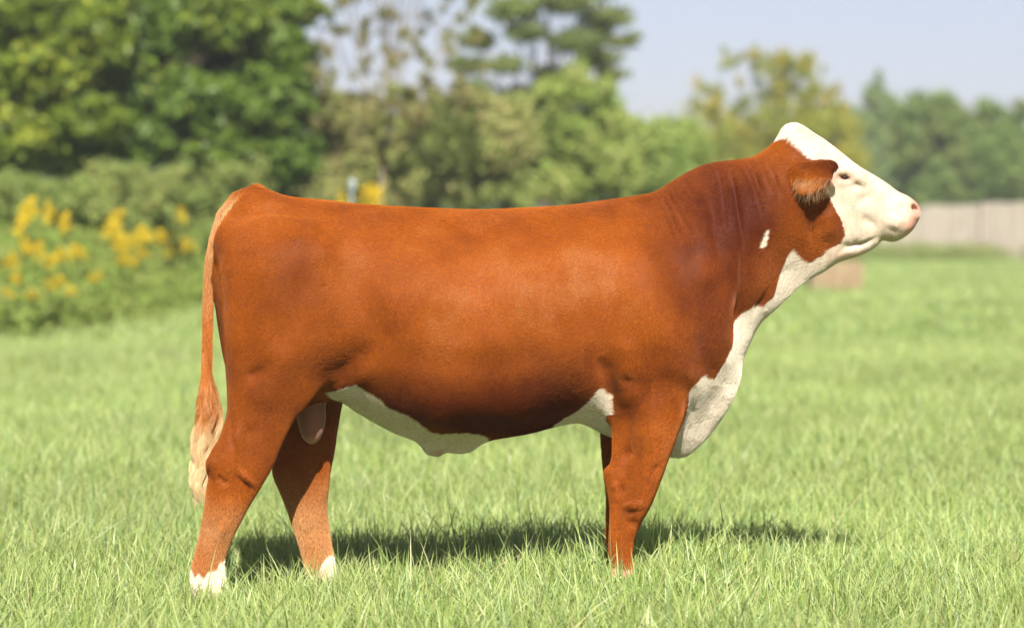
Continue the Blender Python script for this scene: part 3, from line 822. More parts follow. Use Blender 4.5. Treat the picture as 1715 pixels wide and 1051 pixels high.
# tail: over the tail head and down behind the thighs
TAIL = [(428,324,.030),(402,338,.036),(380,364,.034),(364,400,.025),(355,436,.021),(350,480,.0180),(348,520,.0168),(347.5,560,.0162),(347,600,.0162),(345,640,.017),(342,680,.015)]
ftail = None
for (ax, ay, ar), (bx_, by_, br) in zip(TAIL[:-1], TAIL[1:]):
    q_ = capsule((wx(ax), 0.0, wz(ay)), (wx(bx_), 0.0, wz(by_)), ar, br)
    ftail = q_ if ftail is None else np.minimum(ftail, q_)
join(ftail, 5, 0.012)
# pin bones beside the tail head
for s in (-1, 1):
    sdf = smin(sdf, ellipsoid((wx(392), s * 0.105, wz(405)), (.05, .05, .06)), 0.06)
# ears: a cupped leaf on each side of the head
for s in (-1, 1):
    a = np.array((wx(1322), s * 0.115, wz(296))); b = np.array((wx(1392), s * 0.20, wz(278)))
    u = b - a; u /= np.linalg.norm(u)
    v = np.array((0.12, s * 0.35, -0.93)); v -= u * (v @ u); v /= np.linalg.norm(v)
    w = np.cross(u, v)
    c = a * 0.5 + b * 0.5 + np.array((0, 0, -0.018))
    px_, py_, pz_ = GX - c[0], GY - c[1], GZ - c[2]
    lu = px_ * u[0] + py_ * u[1] + pz_ * u[2]
    lv = px_ * v[0] + py_ * v[1] + pz_ * v[2]
    lw = px_ * w[0] + py_ * w[1] + pz_ * w[2]
    # leaf half height along the ear, with the upper edge rising to the tip
    tu = np.clip((lu + 0.085) / 0.17, 0, 1)
    up = -0.036 - 0.010 * np.sin(tu * 3.14) - 0.0 * tu
    lo = 0.004 + 0.060 * np.sin(np.clip(tu * 1.12, 0, 1) * 3.14) ** 0.7
    mid = (up + lo) / 2; half = (lo - up) / 2
    q = (lu / 0.086) ** 4 + ((lv - mid) / half) ** 2
    bend = -4.0 * (lv - mid) ** 2 * (1 if True else 0)
    th = 0.013 + 0.006 * (1 - tu)
    f2 = (np.sqrt(q + 1e-4) - 1) * np.minimum(half, 0.05)
    f1 = np.abs(lw * (1 if s < 0 else -1) - bend) - th
    rr = np.sqrt(np.clip(f1 + .006, 0, None) ** 2 + np.clip(f2 + .006, 0, None) ** 2) + np.minimum(np.maximum(f1, f2) + .006, 0) - .006
    join(rr.astype(np.float32), 6, 0.018)
    # ear root
    join(capsule((wx(1318), s * 0.07, wz(292)), (wx(1338), s * 0.125, wz(292)), .045, .03), 6, 0.03)
    # brow ridge, eye socket, cheek bone
    sdf = smin(sdf, ellipsoid((wx(1428), s * 0.088, wz(293)), (.040, .018, .020), [(0.8, 0, -0.6), (0, 1, 0), (0.6, 0, 0.8)]), 0.025)
    sk = -ellipsoid((wx(1406), s * 0.118, wz(299)), (.022, .022, .014))
    h = np.clip(.015 - np.abs(sdf - sk), 0, None) / .015
    sdf = np.maximum(sdf, sk) + h * h * .015 * .25
    # nostril
    sk = -ellipsoid((wx(1532), s * 0.060, wz(350)), (.022, .045, .013), [(0.86, 0, -0.5), (0, 1, 0), (0.5, 0, 0.86)])
    h = np.clip(.01 - np.abs(sdf - sk), 0, None) / .01
    sdf = np.maximum(sdf, sk) + h * h * .01 * .25
    # mouth slit
    for (m0, m1, m2, m3) in ((1400, 424, 1440, 414), (1440, 414, 1462, 404), (1462, 404, 1482, 402)):
        sk = -capsule((wx(m0), s * .085, wz(m1)), (wx(m2), s * .085, wz(m3)), .006 if m0 == 1400 else .012, .012)
    
def surface_nets(F):
    """F<0 inside -> verts, quads"""
    nx, ny, nz = F.shape
    ins = F < 0
    corners = [(i, j, k) for i in (0, 1) for j in (0, 1) for k in (0, 1)]
    cnt = np.zeros((nx - 1, ny - 1, nz - 1), np.int8)
    for i, j, k in corners: cnt += ins[i:nx - 1 + i, j:ny - 1 + j, k:nz - 1 + k]
    act = (cnt > 0) & (cnt < 8)
    ci = np.argwhere(act)
    idx = np.full(act.shape, -1, np.int32); idx[act] = np.arange(len(ci))
    acc = np.zeros((len(ci), 3)); num = np.zeros(len(ci))
    vals = {c: F[ci[:, 0] + c[0], ci[:, 1] + c[1], ci[:, 2] + c[2]].astype(float) for c in corners}
    for c in corners:
        for a in range(3):
            if c[a] == 0:
                d = list(c); d[a] = 1; d = tuple(d)
                va, vb = vals[c], vals[d]
                m = (va < 0) != (vb < 0)
                t = va / np.where(m, va - vb, 1)
                p = np.array(c, float)[None, :].repeat(len(ci), 0); p[:, a] += t
                acc += np.where(m[:, None], p, 0); num += m
    V = ci + acc / num[:, None]
    quads = []
    for a in range(3):
        b, c = (a + 1) % 3, (a + 2) % 3
        sl0 = [slice(1, n - 1) for n in F.shape]; sl1 = list(sl0)
        sl0[a] = slice(0, F.shape[a] - 1); sl1[a] = slice(1, F.shape[a])
        i0 = ins[tuple(sl0)]; i1 = ins[tuple(sl1)]
        e = np.argwhere(i0 != i1)
        flip = i0[tuple(e.T)]
        off = np.array([1, 1, 1]); off[a] = 0
        e = e + off
        def cell(db, dc):
            q = e.copy(); q[:, b] -= db; q[:, c] -= dc
            return idx[q[:, 0], q[:, 1], q[:, 2]]
        Q = np.stack([cell(1, 1), cell(0, 1), cell(0, 0), cell(1, 0)], 1)
        Q[~flip] = Q[~flip][:, ::-1]
        quads.append(Q)
    return V, np.concatenate(quads), ci

V, Q, ci = surface_nets(sdf)
vpart = part[ci[:, 0], ci[:, 1], ci[:, 2]]
V = V * VOX + np.array([gx[0], gy[0], gz[0]])

def vnormals(V, Q):
    n = np.cross(V[Q[:, 2]] - V[Q[:, 0]], V[Q[:, 3]] - V[Q[:, 1]])
    N = np.zeros_like(V)
    for k in range(4): 
        for a in range(3): N[:, a] += np.bincount(Q[:, k], n[:, a], len(V))
    return N / (np.linalg.norm(N, axis=1, keepdims=True) + 1e-12)
def laplace(V, Q, n, lam=0.5):
    E = np.concatenate([Q[:, [0, 1]], Q[:, [1, 2]], Q[:, [2, 3]], Q[:, [3, 0]]])
    deg = np.bincount(E[:, 0], minlength=len(V)) + np.bincount(E[:, 1], minlength=len(V))
    for it in range(n):
        for l in (lam, -lam * 1.04):
            A = np.stack([np.bincount(E[:, 0], V[E[:, 1], a], len(V)) + np.bincount(E[:, 1], V[E[:, 0], a], len(V)) for a in range(3)], 1)
            V = V + l * (A / deg[:, None] - V)
    return V
V = laplace(V, Q, 4)
N = vnormals(V, Q)

# ---- relief: muscles, folds, wrinkles.  (part set, half width px, height m, [(px,py)...]) drawn in side view
T_ = {0}; RL = {1}; FL = {3}; TL = {0, 1}; TF = {0, 3}
STROKES = [
 # neck wrinkles
 (T_, 4.5, -.009, [(1102,322),(1116,350),(1128,385),(1142,412)]),(T_, 3.5, -.006, [(1112,318),(1128,350),(1146,385),(1150,402)]),(T_, 6, .003, [(1108,322),(1122,350),(1136,385)]),
 (T_, 3.5, -.005,[(1122,308),(1138,340),(1150,362)]),(T_, 3.5, -.003,[(1142,296),(1158,330),(1166,360)]),(T_, 14, .006, [(1128,330),(1150,370),(1165,420)]),
 (T_, 4.5, -.009, [(1218,270),(1225,300),(1229,350),(1234,400),(1237,450),(1236,485)]),(T_, 10, .004, [(1232,270),(1240,310),(1246,360),(1250,420)]),
 (T_, 4, -.007, [(1243,269),(1256,305),(1268,345),(1273,375)]),(T_, 3.5, -.006, [(1253,266),(1264,300),(1272,335)]),(T_, 4, -.005, [(1200,275),(1206,330),(1208,370)]),
 (T_, 4, -.006, [(1285,275),(1296,310),(1304,345)]),(T_, 3.5, -.005, [(1270,262),(1281,300),(1288,330)]),(T_, 12, .003, [(1262,270),(1276,310),(1284,350)]),
 (T_, 10.5, -.014, [(1240,420),(1238,470),(1234,510),(1230,555),(1222,600)]),(T_, 16, .012, [(1208,470),(1206,520),(1200,570),(1185,610)]),
 (T_, 7, -.010, [(1236,490),(1233,530),(1227,575),(1212,602)]),
 (T_, 10, -.006, [(1180,300),(1190,360),(1192,420),(1205,480)]),(T_, 22, .010, [(1160,340),(1165,400),(1165,460)]),
 # shoulder blade, point of shoulder, arm
 (T_, 40, .018, [(1070,440),(1085,500),(1110,560),(1130,600)]),(T_, 26, -.010, [(1010,470),(1012,540),(1018,600)]),
 (T_, 14, -.014, [(1003,590),(1014,625),(1024,660),(1028,690)]),(T_, 20, .012, [(1040,580),(1042,620),(1048,650)]),
 (TF, 16, -.006, [(1030,655),(1060,640),(1090,645)]),(T_, 26, -.010, [(1160,600),(1185,560)]),
 (TF, 10, -.007, [(1035,640),(1050,625),(1060,610)]),
 # barrel: faint ribs and long hollows
 (T_, 30, -.006, [(760,420),(800,470),(820,520)]),(T_, 16, .0025, [(880,430),(885,520),(880,620)]),(T_, 10, -.0025, [(905,430),(912,520),(908,620)]),
 (T_, 10, -.0025, [(850,430),(857,520),(850,620)]),(T_, 10, -.0025, [(958,430),(962,520),(962,610)]),(T_, 12, .003, [(932,430),(936,520),(932,620)]),
 (T_, 8, -.004, [(985,560),(978,610),(968,650)]),(T_, 8, .003, [(972,560),(962,610),(950,650)]),
 (T_, 20, -.003, [(700,592),(760,600),(830,600),(900,590)]),(T_, 20, .002, [(690,565),(760,572),(840,570)]),
 (T_, 40, -.006, [(560,360),(700,375),(860,378),(980,370)]),
 # loin, hip, flank
 (TL, 26, .014, [(520,395),(545,420)]),(TL, 34, -.012, [(600,470),(620,520),(640,560)]),(TL, 30, -.010, [(470,370),(430,380)]),
 (TL, 26, -.008, [(600,590),(580,620),(555,640)]),(TL, 15, -.006, [(640,570),(600,600),(560,636),(530,652)]),(TL, 16, .010, [(640,600),(600,630),(560,652),(525,668)]),
 (TL, 40, .014, [(480,470),(500,530),(500,580)]),(TL, 20, -.006, [(535,400),(530,440),(520,480)]),(TL, 3, -.003, [(543,425),(540,445),(537,465)]),(TL, 3, -.003, [(552,470),(546,488)]),
 (TL, 26, -.008, [(410,440),(415,520),(420,600)]),
 # gaskin and hock
 (RL, 26, .010, [(470,600),(450,660)]),(RL, 7, -.010, [(385,690),(392,720),(396,750),(392,780)]),(RL, 7, .009, [(400,700),(404,740),(400,775),(394,800)]),
 (RL, 8, -.006, [(420,700),(416,740),(412,770)]),(RL, 9, .009, [(356,752),(352,780),(358,800)]),(RL, 6, -.007, [(366,795),(376,800),(384,812)]),
 (RL, 10, -.006, [(360,830),(356,870),(348,920)]),(RL, 10, .005, [(385,830),(375,880),(362,920)]),(RL, 10, -.008, [(400,640),(440,620),(470,590)]),
 (RL, 14, .008, [(410,800),(420,790)]),(RL, 8, -.004, [(440,690),(430,740),(420,790)]),
 # forearm and knee
 (FL, 24, .010, [(1075,680),(1075,720)]),(FL, 8, -.006, [(1060,740),(1045,770),(1035,790)]),(FL, 12, .009, [(1058,835),(1062,850)]),(FL, 7, -.005, [(1036,800),(1040,820),(1030,860)]),
 (FL, 8, -.006, [(1072,868),(1056,875),(1045,885)]),(FL, 6, -.005, [(1110,760),(1092,790),(1080,815)]),(FL, 6, .005, [(1030,800),(1032,840)]),
 # head
 (T_, 10, -.008, [(1348,330),(1354,370),(1352,405),(1338,432)]),(T_, 16, .010, [(1374,350),(1385,380),(1378,405)]),
 (T_, 9, -.005, [(1425,345),(1450,330),(1475,345)]),(T_, 9, -.006, [(1430,355),(1455,375),(1475,395)]),(T_, 12, .007, [(1500,360),(1490,385)]),
 (T_, 4, -.010, [(1398,424),(1420,414),(1445,408),(1466,396),(1478,398)]),(T_, 5, .002, [(1420,428),(1445,420),(1466,410)]),
 (T_, 6, -.006, [(1440,405),(1420,412),(1400,414)]),(T_, 5, .005, [(1395,306),(1410,309),(1422,305)]),(T_, 6, .007, [(1393,291),(1408,287),(1425,291)]),
 (T_, 6, -.006, [(1424,302),(1432,312),(1446,318)]),(T_, 7, -.004, [(1500,330),(1512,350),(1520,380)]),(T_, 12, -.005, [(1400,330),(1420,360),(1420,390)]),
 (T_, 5, .005, [(1526,338),(1536,352),(1530,368)]),
 # brisket and dewlap folds
 (T_, 12, -.005, [(1196,640),(1190,670),(1182,700),(1165,730)]),(T_, 14, .005, [(1222,640),(1210,680),(1185,715)]),(T_, 6, -.005, [(1250,530),(1275,500),(1290,470),(1330,440)]),
 (T_, 5, -.005, [(1156,660),(1160,700),(1150,730)]),
]
PXv = (V[:, 0]) * PXM + 857.5; PYv = 380 - (V[:, 2] - CAM_Z) * PXM
# leg vertices stand nearer or farther than the midplane their outlines were drawn on
dl = {1: NR, 2: FR_, 3: FN, 4: FF}
PXl, PYl = PXv.copy(), PYv.copy()
for k_, D_ in dl.items():
    m = vpart == k_
    PXl[m] = V[m, 0] * PXM * CAM_D / D_ + 857.5; PYl[m] = 380 - (V[m, 2] - CAM_Z) * PXM * CAM_D / D_
dd = np.zeros(len(V))
face = np.clip(np.abs(N[:, 1]) * 1.6 - 0.25, 0, 1)
for parts_, w_, a_, pts_ in STROKES:
    m = np.isin(vpart, list(parts_ | ({2} if 1 in parts_ and len(parts_) == 1 else set())))
    best = np.full(m.sum(), 1e9)
    P = np.array(pts_, float)
    if w_ < 9 and len(P) > 2: P[1:-1] += np.random.default_rng(int(P.sum())).normal(0, 1.6, (len(P) - 2, 2))
    seg = np.linalg.norm(P[1:] - P[:-1], axis=1); tot_ = seg.sum(); done_ = 0.0
    spos = np.zeros(m.sum())
    for (ax, ay), (bx_, by_) in zip(P[:-1], P[1:]):
        ex, ey = bx_ - ax, by_ - ay
        t = np.clip(((PXl[m] - ax) * ex + (PYl[m] - ay) * ey) / (ex * ex + ey * ey), 0, 1)
        dist_ = (PXl[m] - ax - t * ex) ** 2 + (PYl[m] - ay - t * ey) ** 2
        L_ = math.hypot(ex, ey)
        spos = np.where(dist_ < best, (done_ + t * L_) / tot_, spos)
        best = np.minimum(best, dist_); done_ += L_
    tap = np.clip(spos / .3, 0, 1) * np.clip((1 - spos) / .45, 0, 1) * (.8 + .3 * np.sin(spos * 9 + P[0, 0]))
    if w_ > 11: tap = np.clip(spos / .25, 0, 1) * np.clip((1 - spos) / .35, 0, 1) if w_ < 20 else 1.0
    dd[m] += tap * a_ * (1.7 if parts_ in (RL, FL) else 1.35 if w_ > 11 else 1.5 if pts_[0][0] > 480 else 1.2) * np.exp(-best / (w_ * w_))
# let the relief run smoothly across the seams between trunk and legs
E_ = np.concatenate([Q[:, [0, 1]], Q[:, [1, 2]], Q[:, [2, 3]], Q[:, [3, 0]]])
deg_ = np.bincount(E_[:, 0], minlength=len(V)) + np.bincount(E_[:, 1], minlength=len(V))
def ring(a):
    return (np.bincount(E_[:, 0], a[E_[:, 1]], len(V)) + np.bincount(E_[:, 1], a[E_[:, 0]], len(V))) / deg_
seam = np.zeros(len(V)); d_ = vpart[E_[:, 0]] != vpart[E_[:, 1]]
d_ &= (vpart[E_[:, 0]] < 5) & (vpart[E_[:, 1]] < 5)
seam[E_[d_, 0]] = 1; seam[E_[d_, 1]] = 1
for _ in range(5): seam = np.maximum(seam, (ring(seam) > 0).astype(float))
for _ in range(4): seam = ring(seam)
ds = dd.copy()
for _ in range(50): ds = ds * (1 - seam) + ring(ds) * seam
dd = ds
V = V + N * (dd * face)[:, None]
# and soften the surface itself along those seams
Vs = V.copy()
for _ in range(12):
    A_ = np.stack([ring(Vs[:, a]) for a in range(3)], 1)
    Vs = Vs + (A_ - Vs) * (seam * .5)[:, None]
V = Vs
N = vnormals(V, Q)

# ---- coat pattern, stored per vertex: signed distance (m) to the white areas, pink skin, coat tone with some painted shade and highlights
def sd_px(poly):
    return poly_sd(np.array(poly, float), PXl, PYl) / PXM
W_FACE = [(1304,232),(1313,227),(1320,231),(1331,247),(1343,259),(1358,270),(1376,284),(1384,296),(1378,315),(1386,336),(1395,353),(1406,373),(1412,395),(1403,409),(1384,416),(1374,429),
 (1360,437),(1354,440),(1339,430),(1326,415),(1316,430),(1307,455),(1294,495),(1276,511),(1261,507),(1244,520),(1232,542),(1225,573),(1208,604),(1193,630),(1186,627),(1174,621),(1151,641),(1144,662),(1140,690),
 (1110,745),(1030,745),(1026,690),(1022,660),(1003,642),(990,660),(971,680),(947,695),(926,714),(930,790),(1250,790),(1300,600),(1400,480),(1600,430),(1600,250),(1400,150),(1300,180)]
W_BELLY = [(552,655),(575,648),(604,637),(621,649),(644,663),(651,674),(670,682),(690,690),(707,702),(722,716),(742,721),(777,718),(807,721),(822,729),(815,780),(700,790),(600,720),(562,668)]
W_SPOT = [(1283,381),(1273,397),(1266,413),(1278,413),(1281,399)]
white = np.full(len(V), -0.3)
tm = vpart == 0
for P_ in (W_FACE, W_BELLY, W_SPOT):
    white = np.where(tm, np.maximum(white, sd_px(P_)), white)
und = tm & (PXl > 590) & (PXl < 1250) & (np.abs(PXl - 875) > 56) & (PYl > 670) & (N[:, 2] < -.5)
white = np.where(und, np.maximum(white, 0.10 - np.abs(V[:, 1])), white)
white = np.where(vpart == 7, 0.05, white)
F1 = [(300,950),(322,948),(328,962),(336,957),(343,966),(352,954),(364,951),(369,940),(376,934),(400,930),(400,1030),(300,1030)]
F2 = [(490,958),(512,962),(535,957),(540,942),(552,926),(575,930),(575,1010),(490,1010)]
white = np.where(vpart == 1, np.maximum(white, sd_px(F1)), white)
white = np.where(vpart == 2, np.maximum(white, sd_px(F2)), white)
white = np.where((vpart == 3) | (vpart == 4), np.maximum(white, (950 - PYl) * -1 / PXM), white)
def blob(cx, cy, rx, ry):
    return np.exp(-((PXl - cx) / rx) ** 2 - ((PYl - cy) / ry) ** 2)
pink = np.clip((PXl - 1510) / 18, 0, 1) * np.clip((398 - PYl) / 12, 0, 1) * .85 + .5 * blob(1536, 352, 12, 18) + 0.9 * blob(1403, 304, 20, 9) + 0.5 * blob(1398, 297, 14, 8) + 0.45 * blob(1520, 380, 20, 14) + 0.3 * blob(1425, 428, 40, 10)
pink = np.where(vpart == 7, 2.0 - .7 * np.clip((PYl - 725) / 20, 0, 1), pink * (vpart == 0)) + np.where((vpart == 3) & (PYl > 915), 1, 0) + np.where((vpart == 2) & (PYl > 950) & (PXl < 548), .45, 0) + .5 * (vpart == 0) * blob(740, 758, 14, 8)
# tone: 1 = dark burgundy red, 0 = bright orange red, negative = pale tan; coat colour mixed with painted light and shade
tone = np.full(len(V), 0.30)
def add(cx, cy, rx, ry, a): 
    global tone
    tone = tone + a * blob(cx, cy, rx, ry)
add(930, 490, 170, 85, -.38); add(1050, 430, 60, 80, -.14); add(600, 420, 70, 50, -.18); add(500, 540, 60, 60, -.2); add(720, 560, 60, 40, -.2); add(430, 460, 40, 60, -.15); add(760, 380, 200, 20, -.12); add(1090, 520, 50, 50, -.15); add(560, 590, 50, 30, .25); add(660, 450, 60, 50, .12); add(780, 430, 40, 60, .15); add(1195, 410, 110, 160, .68); add(1240, 330, 90, 70, .18); add(1120, 560, 90, 90, .15); add(830, 672, 220, 52, .75); add(870, 712, 90, 16, .5)  # hip and rib highlights painted in; dark lower flank part coat, part painted shade
add(850, 430, 180, 70, -.15); add(420, 480, 60, 120, .12); add(430, 650, 70, 60, .15); add(450, 335, 60, 22, -.30); add(1380, 405, 30, 30, -.25); add(560, 660, 40, 14, -.2)
tone = np.where(vpart == 5, -0.85 + 0.9 * np.clip((PYl - 450) / 170, 0, 1) + .75 * np.clip((352 - PYl) / 30, 0, 1), tone)
tone = tone - 1.1 * (vpart == 5) * blob(400, 362, 14, 22)
tone = np.where(vpart == 2, 0.15 - 0.8 * np.clip((PYl - 780) / 80, 0, 1), tone)
tone = tone - (vpart == 1) * 0.85 * np.clip((PYl - 810) / 80, 0, 1) - (vpart == 3) * .15
tone = np.where(vpart == 6, 0.45 - 0.95 * blob(1345, 308, 30, 16) + .4 * blob(1392, 278, 12, 20) + .5 * blob(1372, 322, 14, 14), tone)

def bull_mat(hair):
    b = NT('bull hair' if hair else 'bull hide')
    s1 = b.n('SeparateXYZ', Vector=b.n('Attribute', attribute_name='coat_data').outputs['Vector'])
    wsd, pk, tn = s1.outputs[0], s1.outputs[1], s1.outputs[2]
    vec = b.n('Attribute', attribute_name='root_pos').outputs['Vector']
    rag = b.math('MULTIPLY_ADD', b.noise(vec, 70, 4, 0.7), 0.018, -0.009)
    w = b.ramp(b.math('ADD', wsd, rag), -0.002, 0.002)
    st = b.n('Mapping', Vector=vec, Scale=(1.0, 1.0, 0.35)).outputs[0]
    n1 = b.noise(vec, 4.2, 3, 0.55); n2 = b.noise(st, 60, 3, 0.6); n3 = b.noise(st, 260, 2, 0.6)
    t = b.math('ADD', tn, b.math('MULTIPLY_ADD', n1, 1.3, -0.65))
    t = b.math('ADD', t, b.math('MULTIPLY_ADD', n2, 0.35, -0.175))
    t = b.math('ADD', t, b.math('MULTIPLY_ADD', n3, 0.3, -0.15))
    if hair:
        rnd = b.n('HairInfo').outputs['Random']
        t = b.math('ADD', t, b.math('MULTIPLY_ADD', rnd, 0.4, -0.20))
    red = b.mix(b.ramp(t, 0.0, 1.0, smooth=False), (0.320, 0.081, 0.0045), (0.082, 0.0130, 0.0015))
    red = b.mix(b.ramp(t, 0.0, -1.0, smooth=False), red, (0.46, 0.26, 0.11))
    wh = b.mix(b.ramp(n2, 0.3, 0.7), (0.36, 0.280, 0.205), (0.42, 0.342, 0.262)) if not hair else b.mix(b.ramp(n2, 0.3, 0.7), (0.64, 0.56, 0.44), (0.72, 0.65, 0.53))
    if not hair: red = b.mix(1.0, red, (0.40, 0.33, 0.30), 'MULTIPLY')  # hide darkened in colour to imitate hair self-shadow and shaded grooves
    c = b.mix(w, red, wh)
    c = b.mix(b.math('MULTIPLY', pk, w, clamp=True), c, (0.44, 0.22, 0.16))
    c = b.mix(b.math('SUBTRACT', pk, 1.0, clamp=True), c, (0.20, 0.085, 0.06))
    p = b.n('BsdfPrincipled', Base_Color=c, Roughness=0.55 if hair else 0.62)
    p.inputs['Specular IOR Level'].default_value = 0.09 if hair else 0.10
    p.inputs['Sheen Weight'].default_value = 0.25 if not hair else 0.0
    p.inputs['Sheen Roughness'].default_value = 0.4
    p.inputs['Sheen Tint'].default_value = (1, .85, .8, 1)
    if not hair:
        bm_ = b.n('Bump', Strength=0.15, Distance=0.003, Height=b.math('ADD', n3, n2))
        b.set(p.inputs['Normal'], bm_.outputs[0])
    return b.done(p.outputs[0])

M_HIDE, M_HAIR = bull_mat(False), bull_mat(True)
bull = mesh_np('bull', V - np.array([0, 0, 0]), Q, mat=M_HIDE)
tag(bull, 'red and white bull standing in profile in the grass, white face raised', 'bull')
me = bull.data
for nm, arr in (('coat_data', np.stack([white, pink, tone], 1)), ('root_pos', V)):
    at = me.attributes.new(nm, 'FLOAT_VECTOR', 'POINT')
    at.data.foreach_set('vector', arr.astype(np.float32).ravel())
print('bull verts', len(V), 'quads', len(Q))

# ---- the short coat: combed strands lying back and down over the hide, one curves object
def tri_noise(P, seed, n=10, f=6.0):
    """cheap smooth 3-D noise from a few random plane waves"""
    r = np.random.default_rng(seed)
    o = np.zeros(len(P))
    for _ in range(n):
        k = r.normal(size=3) * f
        o += np.sin(P @ k + r.uniform(0, 6.28))
    return o / math.sqrt(n)

def make_coat(count, L0, rad0):
    r = np.random.default_rng(11)
    Vf = V.astype(float)
    e1 = Vf[Q[:, 2]] - Vf[Q[:, 0]]; e2 = Vf[Q[:, 3]] - Vf[Q[:, 1]]
    area = 0.5 * np.linalg.norm(np.cross(e1, e2), axis=1)
    lenw = np.ones(len(V))
    lenw -= 0.9 * np.clip(blob(1536, 355, 24, 30) * 1.5, 0, 1)
    lenw -= 0.45 * ((PXl > 1385) & (vpart == 0))
    lenw -= 0.5 * np.clip((blob(1405, 300, 22, 12)) * 1.5, 0, 1)
    lenw += 0.9 * (blob(1318, 222, 30, 20) + .6 * blob(1300, 240, 30, 16)) * (vpart == 0)
    lenw += (0.5 + 1.6 * blob(1345, 315, 34, 22)) * (vpart == 6)
    lenw += 0.5 * (vpart == 5)
    lenw = np.where(vpart == 7, 0.3, lenw)
    lenw = np.where((vpart >= 1) & (vpart <= 4) & (PYl > 985), 0.12, lenw)
    lenw = np.clip(lenw, 0.08, 2)
    p = area * (0.35 + 0.65 * (N[Q[:, 0], 1] < 0.25)); p /= p.sum()
    q = r.choice(len(Q), count, p=p)
    u = r.random((count, 1)); v = r.random((count, 1))
    c0, c1, c2, c3 = (Q[q, k] for k in range(4))
    def bil(A):
        A = A if A.ndim == 2 else A[:, None]
        return A[c0] * (1 - u) * (1 - v) + A[c1] * u * (1 - v) + A[c2] * u * v + A[c3] * (1 - u) * v
    P0 = bil(Vf); Nn = bil(N); Nn /= np.linalg.norm(Nn, axis=1, keepdims=True)
    lw = bil(lenw)[:, 0]
    B = np.tile(np.array([-0.75, 0.0, -0.65]), (count, 1))
    low = np.clip((0.62 - P0[:, 2]) / 0.3, 0, 1)[:, None]
    B = B * (1 - low) + np.array([-0.15, 0, -1.0]) * low
    hd = np.clip((P0[:, 0] - 0.95) / 0.12, 0, 1)[:, None]
    B = B * (1 - hd) + np.array([-0.8, 0, -0.1]) * hd
    vt = vpart[c0] == 5
    B[vt] = (-0.1, 0, -1.0)
    B[:, 0] += 0.45 * tri_noise(P0, 1, 8, 9) 
    B[:, 1] += 0.25 * tri_noise(P0, 3, 8, 14) 
    B[:, 2] += 0.40 * tri_noise(P0, 4, 8, 9) 
    B += r.normal(size=(count, 3)) * 0.07
    T = B - Nn * np.sum(B * Nn, 1, keepdims=True)
    T /= np.linalg.norm(T, axis=1, keepdims=True) + 1e-6
    L = (L0 * lw * r.uniform(0.6, 1.2, count))[:, None]
    lift = np.radians(r.uniform(10, 22, count) + 2 * tri_noise(P0, 7, 8, 30))[:, None]
    a = P0 - Nn * 0.001
    b = a + (T * np.cos(lift) + Nn * np.sin(lift)) * L * 0.5
    c = b + (T * np.cos(lift * .35) + Nn * np.sin(lift * .35)) * L * 0.5
    pts = np.stack([a, b, c], 1).reshape(-1, 3)
    hc = bpy.data.hair_curves.new('coat')
    hc.add_curves([3] * count)
    hc.position_data.foreach_set('vector', pts.astype(np.float32).ravel())
    ra = hc.attributes.get('radius') or hc.attributes.new('radius', 'FLOAT', 'POINT')
    ra.data.foreach_set('value', (np.tile([1.0, 0.8, 0.25], count) * rad0 * np.repeat(r.uniform(.7, 1.3, count), 3)).astype(np.float32))
    at = hc.attributes.new('coat_data', 'FLOAT_VECTOR', 'CURVE')
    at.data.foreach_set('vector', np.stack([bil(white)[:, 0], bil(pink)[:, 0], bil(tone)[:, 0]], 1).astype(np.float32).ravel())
    at = hc.attributes.new('root_pos', 'FLOAT_VECTOR', 'CURVE')
    at.data.foreach_set('vector', P0.astype(np.float32).ravel())
    hc.materials.append(M_HAIR)
    o = bpy.data.objects.new('coat', hc)
    COL.objects.link(o)
    o.parent = bull
    return o
make_coat(1000000, 0.0115, 0.00026)

def strands(name, P, mat, rad, cols, parent, rprof=None):
    """P (n,k,3) hair strands with a colour per point"""
    n, k = P.shape[:2]
    hc = bpy.data.hair_curves.new(name)
    hc.add_curves([k] * n)
    hc.position_data.foreach_set('vector', P.astype(np.float32).ravel())
    ra = hc.attributes.get('radius') or hc.attributes.new('radius', 'FLOAT', 'POINT')
    pr = np.linspace(1, .3, k) if rprof is None else rprof
    ra.data.foreach_set('value', np.tile(pr * rad, n).astype(np.float32))
    at = hc.attributes.new('tint', 'FLOAT_COLOR', 'POINT')
    at.data.foreach_set('color', np.concatenate([cols.reshape(-1, 3), np.ones((n * k, 1))], 1).astype(np.float32).ravel())
    hc.materials.append(mat)
    o = bpy.data.objects.new(name, hc); COL.objects.link(o); o.parent = parent
    return o
b = NT('long tail hair')
p = b.n('BsdfPrincipled', Base_Color=b.n('Attribute', attribute_name='tint').outputs['Color'], Roughness=.42)
p.inputs['Specular IOR Level'].default_value = .4
M_LONG = b.done(p.outputs[0])
r = np.random.default_rng(17)
n, k = 5200, 18
py0 = r.uniform(595, 700, n); rootp = np.column_stack([wx(np.interp(py0, [595, 640, 700], [347, 345, 342])) , np.zeros(n), wz(py0)])
an = r.uniform(0, 6.283, n); dirs = np.column_stack([np.cos(an), np.sin(an)])
rootp[:, :2] += dirs * .012
lock = r.integers(0, 26, n); la = np.random.default_rng(3).uniform(0, 6.28, 26); lr = np.random.default_rng(4).uniform(.2, 1, 26) ** .6
lph = np.random.default_rng(5).uniform(0, 6.28, 26); lend = np.random.default_rng(6).uniform(.86, 1.01, 26)
ypx_end = 842 * lend[lock] + r.normal(0, 12, n); ypx_end = np.maximum(ypx_end, py0 + 60) - np.clip(ypx_end - 835, 0, 60) * .6
t = np.linspace(0, 1, k)[None, :]
py = py0[:, None] + (ypx_end - py0)[:, None] * t
cenx = np.interp(py, [590, 640, 687, 740, 800, 850], [347, 346, 350, 344, 338, 336])
